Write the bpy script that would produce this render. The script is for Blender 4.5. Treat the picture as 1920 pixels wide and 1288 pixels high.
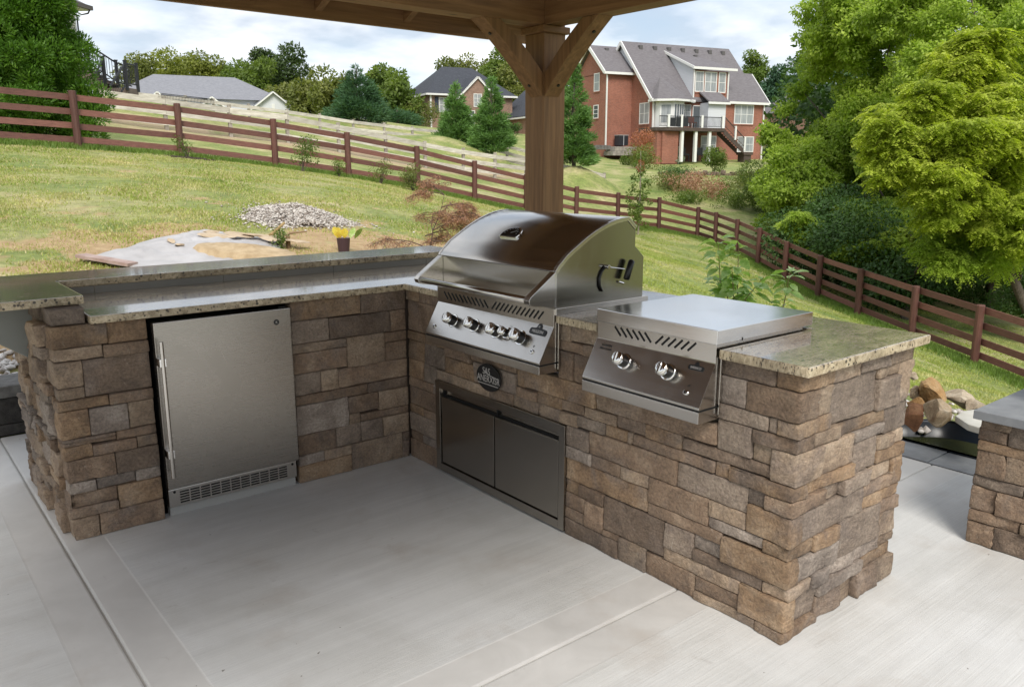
import bpy, bmesh, math, random
import numpy as np
from mathutils import Vector, Matrix, noise
random.seed(7); rng = np.random.default_rng(11)
S = bpy.context.scene
COL = S.collection
for o in list(bpy.data.objects): bpy.data.objects.remove(o)
R = math.radians

# ------------------------------------------------------------------ camera, sky, sun, exposure
CAM = np.array([-2.1651, -3.5182, 1.4986])
LOOK = np.array([0.6138, 0.7601, -0.2133]); LOOK /= np.linalg.norm(LOOK)
RIGHT = np.cross(LOOK, [0, 0, 1.0]); RIGHT /= np.linalg.norm(RIGHT)
UP = np.cross(RIGHT, LOOK)
FPX = 1529.2
cd = bpy.data.cameras.new('camera'); cam = bpy.data.objects.new('camera', cd); COL.objects.link(cam)
cd.sensor_width = 36; cd.sensor_fit = 'HORIZONTAL'; cd.lens = FPX / 1920 * 36
cd.clip_start = 0.05; cd.clip_end = 6000
M4 = Matrix(((RIGHT[0], UP[0], -LOOK[0], CAM[0]), (RIGHT[1], UP[1], -LOOK[1], CAM[1]), (RIGHT[2], UP[2], -LOOK[2], CAM[2]), (0, 0, 0, 1)))
cam.matrix_world = M4
S.camera = cam

def at(px, py, depth):
    "point of the place seen at a pixel of the 1920 wide photograph, `depth` metres along the view axis"
    return CAM + (LOOK + RIGHT * (px - 960) / FPX - UP * (py - 644) / FPX) * depth
def atY(px, py, y):
    d = LOOK + RIGHT * (px - 960) / FPX - UP * (py - 644) / FPX
    return CAM + d * (y - CAM[1]) / d[1]

W = bpy.data.worlds.new('World'); S.world = W; W.use_nodes = True
nt = W.node_tree; nt.nodes.clear()
def N(nt, t, **k):
    n = nt.nodes.new(t)
    for a, b in k.items(): setattr(n, a, b)
    return n
SUN_EL, SUN_AZ = R(47), R(212)       # azimuth clockwise from +y
out = N(nt, 'ShaderNodeOutputWorld'); bg = N(nt, 'ShaderNodeBackground')
sky = N(nt, 'ShaderNodeTexSky', sky_type='NISHITA'); sky.sun_disc = False
sky.sun_elevation = SUN_EL; sky.sun_rotation = SUN_AZ; sky.air_density = 1.0; sky.dust_density = 1.6; sky.altitude = 200
tc = N(nt, 'ShaderNodeTexCoord'); sep = N(nt, 'ShaderNodeSeparateXYZ'); nt.links.new(tc.outputs['Generated'], sep.inputs[0])
zc = N(nt, 'ShaderNodeMath', operation='MAXIMUM'); nt.links.new(sep.outputs[2], zc.inputs[0]); zc.inputs[1].default_value = 0.0
za = N(nt, 'ShaderNodeMath', operation='ADD'); nt.links.new(zc.outputs[0], za.inputs[0]); za.inputs[1].default_value = 0.22
dv = N(nt, 'ShaderNodeVectorMath', operation='DIVIDE'); nt.links.new(tc.outputs['Generated'], dv.inputs[0])
cb = N(nt, 'ShaderNodeCombineXYZ')
for i in range(3): nt.links.new(za.outputs[0], cb.inputs[i])
nt.links.new(cb.outputs[0], dv.inputs[1])
nz = N(nt, 'ShaderNodeTexNoise'); nz.inputs['Scale'].default_value = 1.5; nz.inputs['Detail'].default_value = 7; nz.inputs['Roughness'].default_value = .5; nz.inputs['Distortion'].default_value = .25
nt.links.new(dv.outputs[0], nz.inputs['Vector'])
cr = N(nt, 'ShaderNodeValToRGB'); cr.color_ramp.elements[0].position = .34; cr.color_ramp.elements[1].position = .58
cr.color_ramp.elements[0].color = (.50, .50, .50, 1); cr.color_ramp.elements[1].color = (1, 1, 1, 1)
nt.links.new(nz.outputs['Fac'], cr.inputs[0])
mx = N(nt, 'ShaderNodeMix', data_type='RGBA'); nt.links.new(cr.outputs[0], mx.inputs[0])
nt.links.new(sky.outputs[0], mx.inputs[6])
nz2 = N(nt, 'ShaderNodeTexNoise'); nz2.inputs['Scale'].default_value = 3.1; nz2.inputs['Detail'].default_value = 6
nt.links.new(dv.outputs[0], nz2.inputs['Vector'])
cr2 = N(nt, 'ShaderNodeValToRGB'); cr2.color_ramp.elements[0].position = .36; cr2.color_ramp.elements[1].position = .64
cr2.color_ramp.elements[0].color = (4.7, 5.3, 6.1, 1); cr2.color_ramp.elements[1].color = (8.9, 9.0, 9.2, 1)
nt.links.new(nz2.outputs['Fac'], cr2.inputs[0]); nt.links.new(cr2.outputs[0], mx.inputs[7])
nt.links.new(mx.outputs[2], bg.inputs[0]); bg.inputs[1].default_value = 0.065
nt.links.new(bg.outputs[0], out.inputs[0])
sd = bpy.data.lights.new('sun', 'SUN'); sd.energy = 1.5; sd.angle = R(24); sd.color = (1, .95, .87)
sun = bpy.data.objects.new('sun', sd); COL.objects.link(sun)
sdir = Vector((math.sin(SUN_AZ) * math.cos(SUN_EL), math.cos(SUN_AZ) * math.cos(SUN_EL), math.sin(SUN_EL)))
sun.rotation_euler = sdir.to_track_quat('Z', 'Y').to_euler(); sun.location = (0, 0, 30)
S.view_settings.view_transform = 'Standard'; S.view_settings.look = 'None'; S.view_settings.gamma = 1
S.view_settings.use_curve_mapping = False; S.view_settings.exposure = 1.2
S.render.engine = 'CYCLES'
S.cycles.max_bounces = 8; S.cycles.diffuse_bounces = 4; S.cycles.glossy_bounces = 4; S.cycles.transparent_max_bounces = 6
S.cycles.caustics_reflective = False; S.cycles.caustics_refractive = False
S.cycles.use_denoising = True
try: S.cycles.sample_clamp_indirect = 6
except Exception: pass

# ------------------------------------------------------------------ objects
def empty(name, label, cat, loc=(0, 0, 0), group=None):
    o = bpy.data.objects.new(name, None); COL.objects.link(o); o.location = loc; o.empty_display_size = .2
    o['label'] = label; o['category'] = cat; o['kind'] = 'thing'
    if group: o['group'] = group
    return o
def tag(o, label, cat, group=None, kind='thing'):
    o['label'] = label; o['category'] = cat; o['kind'] = kind
    if group: o['group'] = group
    return o
def struct(o, label=None):
    o['kind'] = 'structure'
    if label: o['label'] = label
    return o
def parent(o, p):
    if p is not None:
        o.parent = p
        q = Vector((0, 0, 0)); r = p
        while r is not None: q = q + r.location; r = r.parent      # parents are only ever translated
        o.location = Vector(o.location) - q
    return o
def link(name, me, m, p=None, smooth=False, loc=(0, 0, 0)):
    if m is not None and not me.materials:
        for mm in (m if isinstance(m, (list, tuple)) else [m]): me.materials.append(mm)
    o = bpy.data.objects.new(name, me); COL.objects.link(o); o.location = loc
    if smooth:
        me.polygons.foreach_set('use_smooth', [True] * len(me.polygons))
    return parent(o, p)
def from_np(name, V, F, m, p=None, smooth=False):
    "V (n,3); F (k,3|4) index array; world coordinates"
    V = np.asarray(V, dtype=np.float32); F = np.asarray(F, dtype=np.int32)
    me = bpy.data.meshes.new(name); k, c = F.shape
    me.vertices.add(len(V)); me.vertices.foreach_set('co', V.ravel())
    me.loops.add(k * c); me.loops.foreach_set('vertex_index', F.ravel())
    me.polygons.add(k); me.polygons.foreach_set('loop_start', np.arange(0, k * c, c, dtype=np.int32))
    me.polygons.foreach_set('loop_total', np.full(k, c, dtype=np.int32))
    me.update(calc_edges=True)
    return link(name, me, m, p, smooth)

class MB:
    "collects boxes, prisms and tubes in world coordinates into one mesh"
    def __init__(s): s.v = []; s.f = []
    def add(s, v, f):
        n = len(s.v); s.v += [tuple(map(float, a)) for a in v]; s.f += [tuple(i + n for i in a) for a in f]; return s
    def box(s, x0, y0, z0, x1, y1, z1):
        x0, x1 = sorted((x0, x1)); y0, y1 = sorted((y0, y1)); z0, z1 = sorted((z0, z1))
        v = [(x, y, z) for z in (z0, z1) for (x, y) in ((x0, y0), (x1, y0), (x1, y1), (x0, y1))]
        return s.add(v, [(3, 2, 1, 0), (4, 5, 6, 7), (0, 1, 5, 4), (1, 2, 6, 5), (2, 3, 7, 6), (3, 0, 4, 7)])
    def hexa(s, v):   # 8 corners: bottom ccw, top ccw
        return s.add(v, [(3, 2, 1, 0), (4, 5, 6, 7), (0, 1, 5, 4), (1, 2, 6, 5), (2, 3, 7, 6), (3, 0, 4, 7)])
    def bar(s, a, b, w, h, up=(0, 0, 1)):
        a = Vector(a); b = Vector(b); d = (b - a).normalized(); u = Vector(up); sx = d.cross(u)
        if sx.length < 1e-4: sx = d.cross(Vector((1, 0, 0)))
        sx.normalize(); u = sx.cross(d).normalized()
        sx = sx * w / 2; u = u * h / 2
        v = [a - sx - u, a + sx - u, b + sx - u, b - sx - u, a - sx + u, a + sx + u, b + sx + u, b - sx + u]
        return s.hexa(v)
    def tube(s, pts, r, n=10, cap=True):
        pts = [Vector(p) for p in pts]; rs = r if isinstance(r, (list, tuple)) else [r] * len(pts)
        base = len(s.v); prev = None
        for i, p in enumerate(pts):
            d = (pts[min(i + 1, len(pts) - 1)] - pts[max(i - 1, 0)])
            d = d.normalized() if d.length > 1e-9 else Vector((0, 0, 1))
            if prev is None:
                a = d.cross(Vector((0, 0, 1)));
                if a.length < 1e-3: a = d.cross(Vector((1, 0, 0)))
            else: a = prev - d * prev.dot(d)
            a.normalize(); prev = a; b = d.cross(a)
            for k in range(n):
                t = 2 * math.pi * k / n; q = p + (a * math.cos(t) + b * math.sin(t)) * rs[i]; s.v.append(tuple(q))
        for i in range(len(pts) - 1):
            for k in range(n):
                k2 = (k + 1) % n; s.f.append((base + i * n + k, base + i * n + k2, base + (i + 1) * n + k2, base + (i + 1) * n + k))
        if cap:
            s.f.append(tuple(base + k for k in range(n))[::-1]); s.f.append(tuple(base + (len(pts) - 1) * n + k for k in range(n)))
        return s
    def prism(s, poly, vec):
        n = len(poly); vec = Vector(vec); v = [Vector(p) for p in poly] + [Vector(p) + vec for p in poly]
        f = [tuple(range(n))[::-1], tuple(range(n, 2 * n))] + [(i, (i + 1) % n, n + (i + 1) % n, n + i) for i in range(n)]
        return s.add(v, f)
    def build(s, name, m, p=None, bevel=0, seg=2, smooth=False, origin=None):
        me = bpy.data.meshes.new(name)
        bm = bmesh.new(); vs = [bm.verts.new(a) for a in s.v]
        for a in s.f:
            try: bm.faces.new([vs[i] for i in a])
            except ValueError: pass
        bmesh.ops.recalc_face_normals(bm, faces=bm.faces)
        if bevel:
            es = [e for e in bm.edges if len(e.link_faces) == 2 and e.calc_face_angle(0) > .35]
            bmesh.ops.bevel(bm, geom=es, offset=bevel, segments=seg, affect='EDGES', profile=.6, clamp_overlap=True)
        loc = (0, 0, 0)
        if origin is not None:
            c = Vector(origin) if not isinstance(origin, str) else sum((v.co for v in bm.verts), Vector()) / max(1, len(bm.verts))
            for v in bm.verts: v.co -= c
            loc = c
        bm.to_mesh(me); bm.free()
        o = link(name, me, m, p, smooth, loc)
        return o

def text(name, body, size, loc, xdir, ydir, m, p, depth=.0008, align='CENTER', sx=1.0):
    "flat lettering; xdir = reading direction, ydir = up"
    cu = bpy.data.curves.new(name, 'FONT'); cu.body = body; cu.size = size; cu.extrude = depth / 2; cu.align_x = align; cu.align_y = 'CENTER'; cu.resolution_u = 3
    ob = bpy.data.objects.new('tmp', cu); COL.objects.link(ob)
    dg = bpy.context.evaluated_depsgraph_get(); me = bpy.data.meshes.new_from_object(ob.evaluated_get(dg))
    bpy.data.objects.remove(ob); me.name = name; me.materials.clear()
    X = Vector(xdir).normalized() * sx; Y = Vector(ydir).normalized(); Z = X.cross(Y).normalized()
    Mx = Matrix(((X[0], Y[0], Z[0], 0), (X[1], Y[1], Z[1], 0), (X[2], Y[2], Z[2], 0), (0, 0, 0, 1)))
    me.transform(Mx)
    return link(name, me, m, p, False, loc)

# ------------------------------------------------------------------ materials
def mat(name, col=(.5, .5, .5), rough=.6, metal=0.0, **k):
    m = bpy.data.materials.new(name); m.use_nodes = True; n = m.node_tree; b = n.nodes['Principled BSDF']
    b.inputs['Base Color'].default_value = (*col, 1); b.inputs['Roughness'].default_value = rough; b.inputs['Metallic'].default_value = metal
    for a, v in k.items(): b.inputs[a.replace('_', ' ')].default_value = v
    m['b'] = 1
    return m
def NB(m): return m.node_tree, m.node_tree.nodes['Principled BSDF']
def noise_node(nt, scale, detail=4, rough=.55, vec=None, dist=0):
    n = N(nt, 'ShaderNodeTexNoise'); n.inputs['Scale'].default_value = scale; n.inputs['Detail'].default_value = detail
    n.inputs['Roughness'].default_value = rough; n.inputs['Distortion'].default_value = dist
    if vec is not None: nt.links.new(vec, n.inputs['Vector'])
    return n.outputs['Fac']
def ramp(nt, fac, stops):
    r = N(nt, 'ShaderNodeValToRGB'); e = r.color_ramp.elements
    while len(e) < len(stops): e.new(.5)
    for i, (p, c) in enumerate(stops):
        e[i].position = p; c = c if isinstance(c, (tuple, list)) else (c, c, c); e[i].color = (*c[:3], 1)
    nt.links.new(fac, r.inputs[0]); return r.outputs[0]
def mix(nt, fac, a, b, mode='MIX'):
    x = N(nt, 'ShaderNodeMix', data_type='RGBA', blend_type=mode)
    for s_, v in ((0, fac), (6, a), (7, b)):
        if hasattr(v, 'is_linked') or hasattr(v, 'links'): nt.links.new(v, x.inputs[s_])
        else: x.inputs[s_].default_value = v if s_ == 0 else ((*v, 1) if isinstance(v, (tuple, list)) else (v, v, v, 1))
    return x.outputs[2]
def coords(nt, scale=(1, 1, 1), which='Position', rot=None, rand=0):
    if which == 'Position': c = N(nt, 'ShaderNodeNewGeometry').outputs['Position']
    else: c = N(nt, 'ShaderNodeTexCoord').outputs[which]
    if rand:
        oi = N(nt, 'ShaderNodeObjectInfo'); mu = N(nt, 'ShaderNodeMath', operation='MULTIPLY'); nt.links.new(oi.outputs['Random'], mu.inputs[0]); mu.inputs[1].default_value = rand
        ad = N(nt, 'ShaderNodeVectorMath', operation='ADD'); nt.links.new(c, ad.inputs[0]); nt.links.new(mu.outputs[0], ad.inputs[1]); c = ad.outputs[0]
    mp = N(nt, 'ShaderNodeMapping'); mp.inputs['Scale'].default_value = scale
    if rot: mp.inputs['Rotation'].default_value = rot
    nt.links.new(c, mp.inputs['Vector']); return mp.outputs[0]
def bump(nt, b, h, strength=.3, dist=.01):
    bp = N(nt, 'ShaderNodeBump'); bp.inputs['Strength'].default_value = strength; bp.inputs['Distance'].default_value = dist
    nt.links.new(h, bp.inputs['Height']); nt.links.new(bp.outputs[0], b.inputs['Normal'])
def simple(name, c1, c2, scale=6, rough=.7, bs=.2, bd=.004, vscale=(1, 1, 1), rand=0, detail=5, which='Position', metal=0, tint=0):
    m = mat(name, c1, rough, metal); t, b = NB(m); v = coords(t, vscale, which, rand=rand)
    f = noise_node(t, scale, detail, .6, v); c = ramp(t, f, [(.32, c1), (.68, c2)])
    if tint:
        oi = N(t, 'ShaderNodeObjectInfo'); c = mix(t, 1.0, c, ramp(t, oi.outputs['Random'], [(0, 1 - tint), (1, 1 + tint * .6)]), 'MULTIPLY')
    t.links.new(c, b.inputs['Base Color'])
    if bs: bump(t, b, noise_node(t, scale * 6, 4, .6, v), bs, bd)
    return m

def stone_mat(name, base, alt, stain):
    m = mat(name, base, .82); t, b = NB(m); v = coords(t, (1, 1, 1), 'Object', rand=37)
    c = ramp(t, noise_node(t, 7, 6, .62, v, .6), [(.28, alt), (.5, base), (.72, stain)])
    mv = noise_node(t, 4.5, 4, .6, coords(t, (1, 1, 1), 'Object', rand=71), .8); c = mix(t, ramp(t, mv, [(.5, 0), (.66, .75)]), c, (.235, .185, .152))
    fine = noise_node(t, 90, 4, .7, v)
    c = mix(t, .6, c, ramp(t, fine, [(.3, .42), (.7, 1.5)]), 'MULTIPLY')
    # pale mineral flecks
    fl = noise_node(t, 22, 6, .75, v, 1.5); fm = ramp(t, fl, [(.62, 0.0), (.70, .7)])
    c = mix(t, fm, c, (.50, .43, .35))
    dk = noise_node(t, 3.6, 5, .65, v, 1.2); c = mix(t, ramp(t, dk, [(.55, 0), (.74, .6)]), c, (.07, .05, .038))
    oi = N(t, 'ShaderNodeObjectInfo'); c = mix(t, 1.0, c, ramp(t, oi.outputs['Random'], [(0, .76), (1, 1.16)]), 'MULTIPLY')
    t.links.new(c, b.inputs['Base Color'])
    v2 = coords(t, (1, 1, 2.6), 'Object', rand=37)
    h = mix(t, .35, noise_node(t, 15, 8, .72, v2, 1.4), noise_node(t, 120, 3, .65, v))
    bump(t, b, h, 1.0, .02)
    return m
ST = {'b': stone_mat('stone_brown', (.29, .20, .135), (.165, .115, .082), (.40, .30, .215)),
      'g': stone_mat('stone_grey', (.285, .222, .172), (.17, .13, .102), (.38, .305, .24)),
      't': stone_mat('stone_tan', (.38, .28, .195), (.23, .165, .118), (.49, .385, .285)),
      'o': stone_mat('stone_ochre', (.33, .218, .13), (.18, .12, .08), (.44, .325, .22)),
      'd': stone_mat('stone_dark', (.215, .155, .112), (.12, .09, .068), (.32, .24, .18)),
      'l': stone_mat('stone_pale', (.34, .28, .232), (.19, .155, .13), (.47, .40, .345))}
MORTAR = mat('mortar', (.10, .075, .058), .95)

def granite():
    m = mat('granite', (.3, .27, .2), .07, IOR=1.5, Coat_Weight=1.0, Coat_IOR=1.55, Coat_Roughness=.05); t, b = NB(m); v = coords(t)
    vs = coords(t, (1, 2.4, 1))
    c = ramp(t, noise_node(t, 44, 6, .8, vs, .5), [(.36, (.10, .078, .055)), (.44, (.38, .30, .195)), (.56, (.56, .47, .325)), (.70, (.70, .62, .47))])
    big = ramp(t, noise_node(t, 5, 3, .5, vs), [(.35, .66), (.65, 1.15)]); c = mix(t, 1.0, c, big, 'MULTIPLY')
    vo = N(t, 'ShaderNodeTexVoronoi'); vo.inputs['Scale'].default_value = 54; t.links.new(vs, vo.inputs['Vector'])
    gate = noise_node(t, 16, 3, .6, v); ad = N(t, 'ShaderNodeMath', operation='SUBTRACT'); t.links.new(gate, ad.inputs[0]); t.links.new(vo.outputs['Distance'], ad.inputs[1])
    c = mix(t, ramp(t, ad.outputs[0], [(.25, 0), (.31, .9)]), c, (.028, .022, .018))
    t.links.new(c, b.inputs['Base Color'])
    geo = N(t, 'ShaderNodeNewGeometry'); sp = N(t, 'ShaderNodeSeparateXYZ'); t.links.new(geo.outputs['True Normal'], sp.inputs[0])
    t.links.new(ramp(t, sp.outputs[2], [(.5, .42), (.95, .22)]), b.inputs['Roughness']); t.links.new(ramp(t, sp.outputs[2], [(.5, .0), (.95, .75)]), b.inputs['Coat Weight'])      # honed edge, polished top
    bump(t, b, noise_node(t, 60, 3, .6, v), .05, .001)
    return m
GRAN = granite()

def steel(name, col=(.56, .535, .50), rough=.21, stretch=(3, 3, 420), br=.022):
    m = mat(name, col, rough, 1.0); t, b = NB(m); v = coords(t, stretch)
    g = noise_node(t, 1.0, 3, .7, v)
    sg_ = noise_node(t, 4.0, 6, .65, coords(t), 1.8); sr2 = ramp(t, sg_, [(.50, 0), (.70, .035)])
    t.links.new(mix(t, 1.0, ramp(t, g, [(.25, rough - .02), (.75, rough + .03)]), sr2, 'ADD'), b.inputs['Roughness'])
    sm = noise_node(t, 3.3, 4, .6, coords(t)); c = mix(t, 1.0, ramp(t, sm, [(.3, tuple(x * .97 for x in col)), (.7, tuple(x * 1.03 for x in col))]), ramp(t, g, [(.2, .97), (.8, 1.03)]), 'MULTIPLY')
    t.links.new(c, b.inputs['Base Color'])
    bump(t, b, g, br, .0006)
    b.inputs['Anisotropic'].default_value = .5
    return m
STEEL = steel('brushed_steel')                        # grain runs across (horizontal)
STEEL_V = steel('brushed_steel_fridge', (.35, .328, .30), .27, br=.008)  # this and following steel copies: reflected brightness and darkness put into the colour
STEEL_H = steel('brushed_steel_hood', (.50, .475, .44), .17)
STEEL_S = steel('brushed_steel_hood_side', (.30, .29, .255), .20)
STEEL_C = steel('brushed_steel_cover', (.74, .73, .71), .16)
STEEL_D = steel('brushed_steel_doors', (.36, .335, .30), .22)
CHROME = mat('chrome', (.78, .77, .75), .07, 1.0)
BLACK = mat('black_plastic', (.012, .012, .013), .35)
DARK = mat('dark_void', (.006, .006, .006), .9)
PRINT = mat('black_print', (.02, .018, .016), .5)
SILVER_INK = mat('silver_print', (.62, .60, .57), .35, .4)
GLASSDARK = mat('gauge_glass', (.02, .018, .018), .06)

def wood(name, c1, c2, axis, rough=.65):
    m = mat(name, c1, rough); t, b = NB(m); sc = [22, 22, 22]; sc['xyz'.index(axis)] = 1.3
    v = coords(t, tuple(sc), 'Position', rand=11)
    g = noise_node(t, 1.0, 6, .6, v, 1.2); c = ramp(t, g, [(.3, c1), (.7, c2)])
    f = noise_node(t, 4, 3, .6, coords(t, tuple(9 if a != 1.3 else .6 for a in sc), 'Position', rand=5))
    c = mix(t, .5, c, ramp(t, f, [(.3, .6), (.7, 1.3)]), 'MULTIPLY')
    kn = N(t, 'ShaderNodeTexVoronoi'); kn.inputs['Scale'].default_value = 2.2; t.links.new(coords(t, tuple(2 if a != 1.3 else .8 for a in sc), 'Position', rand=3), kn.inputs['Vector'])
    c = mix(t, ramp(t, kn.outputs['Distance'], [(.05, .85), (.10, 0.0)]), c, (.045, .022, .012))
    t.links.new(c, b.inputs['Base Color']); bump(t, b, g, .25, .003)
    return m
CED1, CED2 = (.185, .092, .037), (.315, .17, .076)
CEDAR = {a: wood('cedar_' + a, CED1, CED2, a) for a in 'xyz'}
ROOFWOOD = wood('roof_boards', (.13, .065, .028), (.21, .112, .05), 'x')
FENCE = {a: simple('brown_fence_paint_' + a, (.135, .055, .042), (.215, .092, .07), 7, .6, .3, .004, rand=9, tint=.3, vscale=(1, 1, 5), detail=8) for a in 'r'}
FPOST = simple('brown_post_paint', (.085, .034, .026), (.135, .055, .040), 5, .6, .3, .004, vscale=(4, 4, .6), rand=9, tint=.2)
WHITEF = simple('weathered_white_fence', (.42, .38, .32), (.72, .68, .61), 2.2, .8, .3, .01, vscale=(1, 1, 6), rand=9, tint=.2, detail=7)
WPOST = simple('weathered_fence_post', (.27, .235, .20), (.44, .40, .345), 4, .85, .3, .006, rand=9, tint=.2)

def concrete():
    m = mat('concrete', (.5, .49, .47), .72); t, b = NB(m)
    pos = N(t, 'ShaderNodeNewGeometry').outputs['Position']; sp = N(t, 'ShaderNodeSeparateXYZ'); t.links.new(pos, sp.inputs[0])
    def band(ax, c0, c1):   # 1 inside c0..c1, crisp
        mr = N(t, 'ShaderNodeMath', operation='SUBTRACT'); t.links.new(sp.outputs[ax], mr.inputs[0]); mr.inputs[1].default_value = (c0 + c1) / 2
        a = N(t, 'ShaderNodeMath', operation='ABSOLUTE'); t.links.new(mr.outputs[0], a.inputs[0])
        return ramp(t, a.outputs[0], [((c1 - c0) / 2 - .002, 1), ((c1 - c0) / 2 + .002, 0)])
    sm = mix(t, 1.0, band(0, -1.81, -1.512), band(1, -1.942, -1.645), 'LIGHTEN')
    broom = noise_node(t, 1.0, 5, .65, coords(t, (2.2, 170, 1)))
    wide = noise_node(t, 1.0, 4, .6, coords(t, (.8, 14, 1)))
    blot = noise_node(t, 1.6, 6, .6, coords(t), .6); blot2 = noise_node(t, 5, 6, .6, coords(t), .8)
    c = ramp(t, blot, [(.25, (.53, .525, .50)), (.5, (.62, .62, .605)), (.75, (.70, .705, .70))])
    c = mix(t, .55, c, ramp(t, wide, [(.3, .86), (.7, 1.1)]), 'MULTIPLY')
    c = mix(t, .7, c, ramp(t, broom, [(.25, .88), (.75, 1.07)]), 'MULTIPLY')
    tan = mix(t, .6, ramp(t, blot2, [(.3, (.545, .535, .515)), (.7, (.63, .62, .60))]), ramp(t, blot, [(.25, .86), (.78, 1.1)]), 'MULTIPLY')
    c = mix(t, sm, c, tan)
    def edge(ax, c0, c1): return mix(t, 1.0, band(ax, c0 - .003, c1 + .003), band(ax, c0, c1), 'DIFFERENCE')
    ed = mix(t, 1.0, edge(0, -1.81, -1.512), edge(1, -1.942, -1.645), 'LIGHTEN'); c = mix(t, mix(t, 1.0, ed, (.4, .4, .4), 'MULTIPLY'), c, (.80, .79, .76))
    pits = noise_node(t, 34, 2, .5, coords(t)); c = mix(t, ramp(t, pits, [(.765, 0), (.78, .8)]), c, (.14, .12, .10)); scr = noise_node(t, 1.0, 6, .7, coords(t, (1.2, 26, 1), rot=(0, 0, .5)), 1.5); c = mix(t, ramp(t, scr, [(.66, 0), (.70, .22)]), c, (.30, .28, .26)); ft = noise_node(t, 11, 5, .7, coords(t), 1.0); c = mix(t, ramp(t, ft, [(.64, 0), (.74, .30)]), c, (.33, .30, .27))
    st = noise_node(t, 2.6, 5, .6, coords(t, (1, 1, 1), rot=(0, 0, 1))); c = mix(t, ramp(t, st, [(.56, 0), (.72, .42)]), c, (.42, .37, .32))
    t.links.new(c, b.inputs['Base Color'])
    inv = N(t, 'ShaderNodeMath', operation='SUBTRACT'); inv.inputs[0].default_value = 1; t.links.new(sm, inv.inputs[1])
    h = N(t, 'ShaderNodeMath', operation='MULTIPLY'); t.links.new(broom, h.inputs[0]); t.links.new(inv.outputs[0], h.inputs[1])
    bump(t, b, h.outputs[0], .4, .004)
    t.links.new(ramp(t, blot2, [(.3, .5), (.7, .72)]), b.inputs['Roughness'])
    return m
CONC = concrete()
BLUESTONE = simple('bluestone', (.18, .19, .205), (.27, .285, .30), 9, .6, .3, .003, rand=3)
RETBLOCK = simple('charcoal_block', (.030, .028, .026), (.068, .063, .058), 30, .9, .8, .006, rand=7, tint=.2)
RETCAP = simple('charcoal_block_cap', (.10, .097, .092), (.19, .185, .175), 20, .9, .6, .004, rand=7)

def leafmat(name, c1, c2, c3=None, scale=1.2, trans=.35, rough=.5):
    m = bpy.data.materials.new(name); m.use_nodes = True; t = m.node_tree; b = t.nodes['Principled BSDF']; o = t.nodes['Material Output']
    v = coords(t); f = noise_node(t, scale, 4, .7, v); st = [(.3, c1), (.7, c2)]
    if c3: st = [(.28, c1), (.5, c2), (.72, c3)]
    c = ramp(t, f, st); c = mix(t, 1.0, c, ramp(t, noise_node(t, scale * 17, 2, .6, v), [(.3, .70), (.7, 1.28)]), 'MULTIPLY')
    t.links.new(c, b.inputs['Base Color']); b.inputs['Roughness'].default_value = rough
    try: b.inputs['Specular IOR Level'].default_value = .3
    except Exception: pass
    tr = N(t, 'ShaderNodeBsdfTranslucent'); t.links.new(mix(t, 1.0, c, (1.25, 1.35, .55), 'MULTIPLY'), tr.inputs[0])
    ms = N(t, 'ShaderNodeMixShader'); ms.inputs[0].default_value = trans
    t.links.new(b.outputs[0], ms.inputs[1]); t.links.new(tr.outputs[0], ms.inputs[2]); t.links.new(ms.outputs[0], o.inputs[0])
    return m
BARK = simple('bark', (.06, .045, .035), (.15, .12, .10), 9, .9, .8, .02, vscale=(3, 3, .7))
SOIL = simple('mulch', (.03, .02, .014), (.08, .055, .04), 30, .95, .6, .02)
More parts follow.
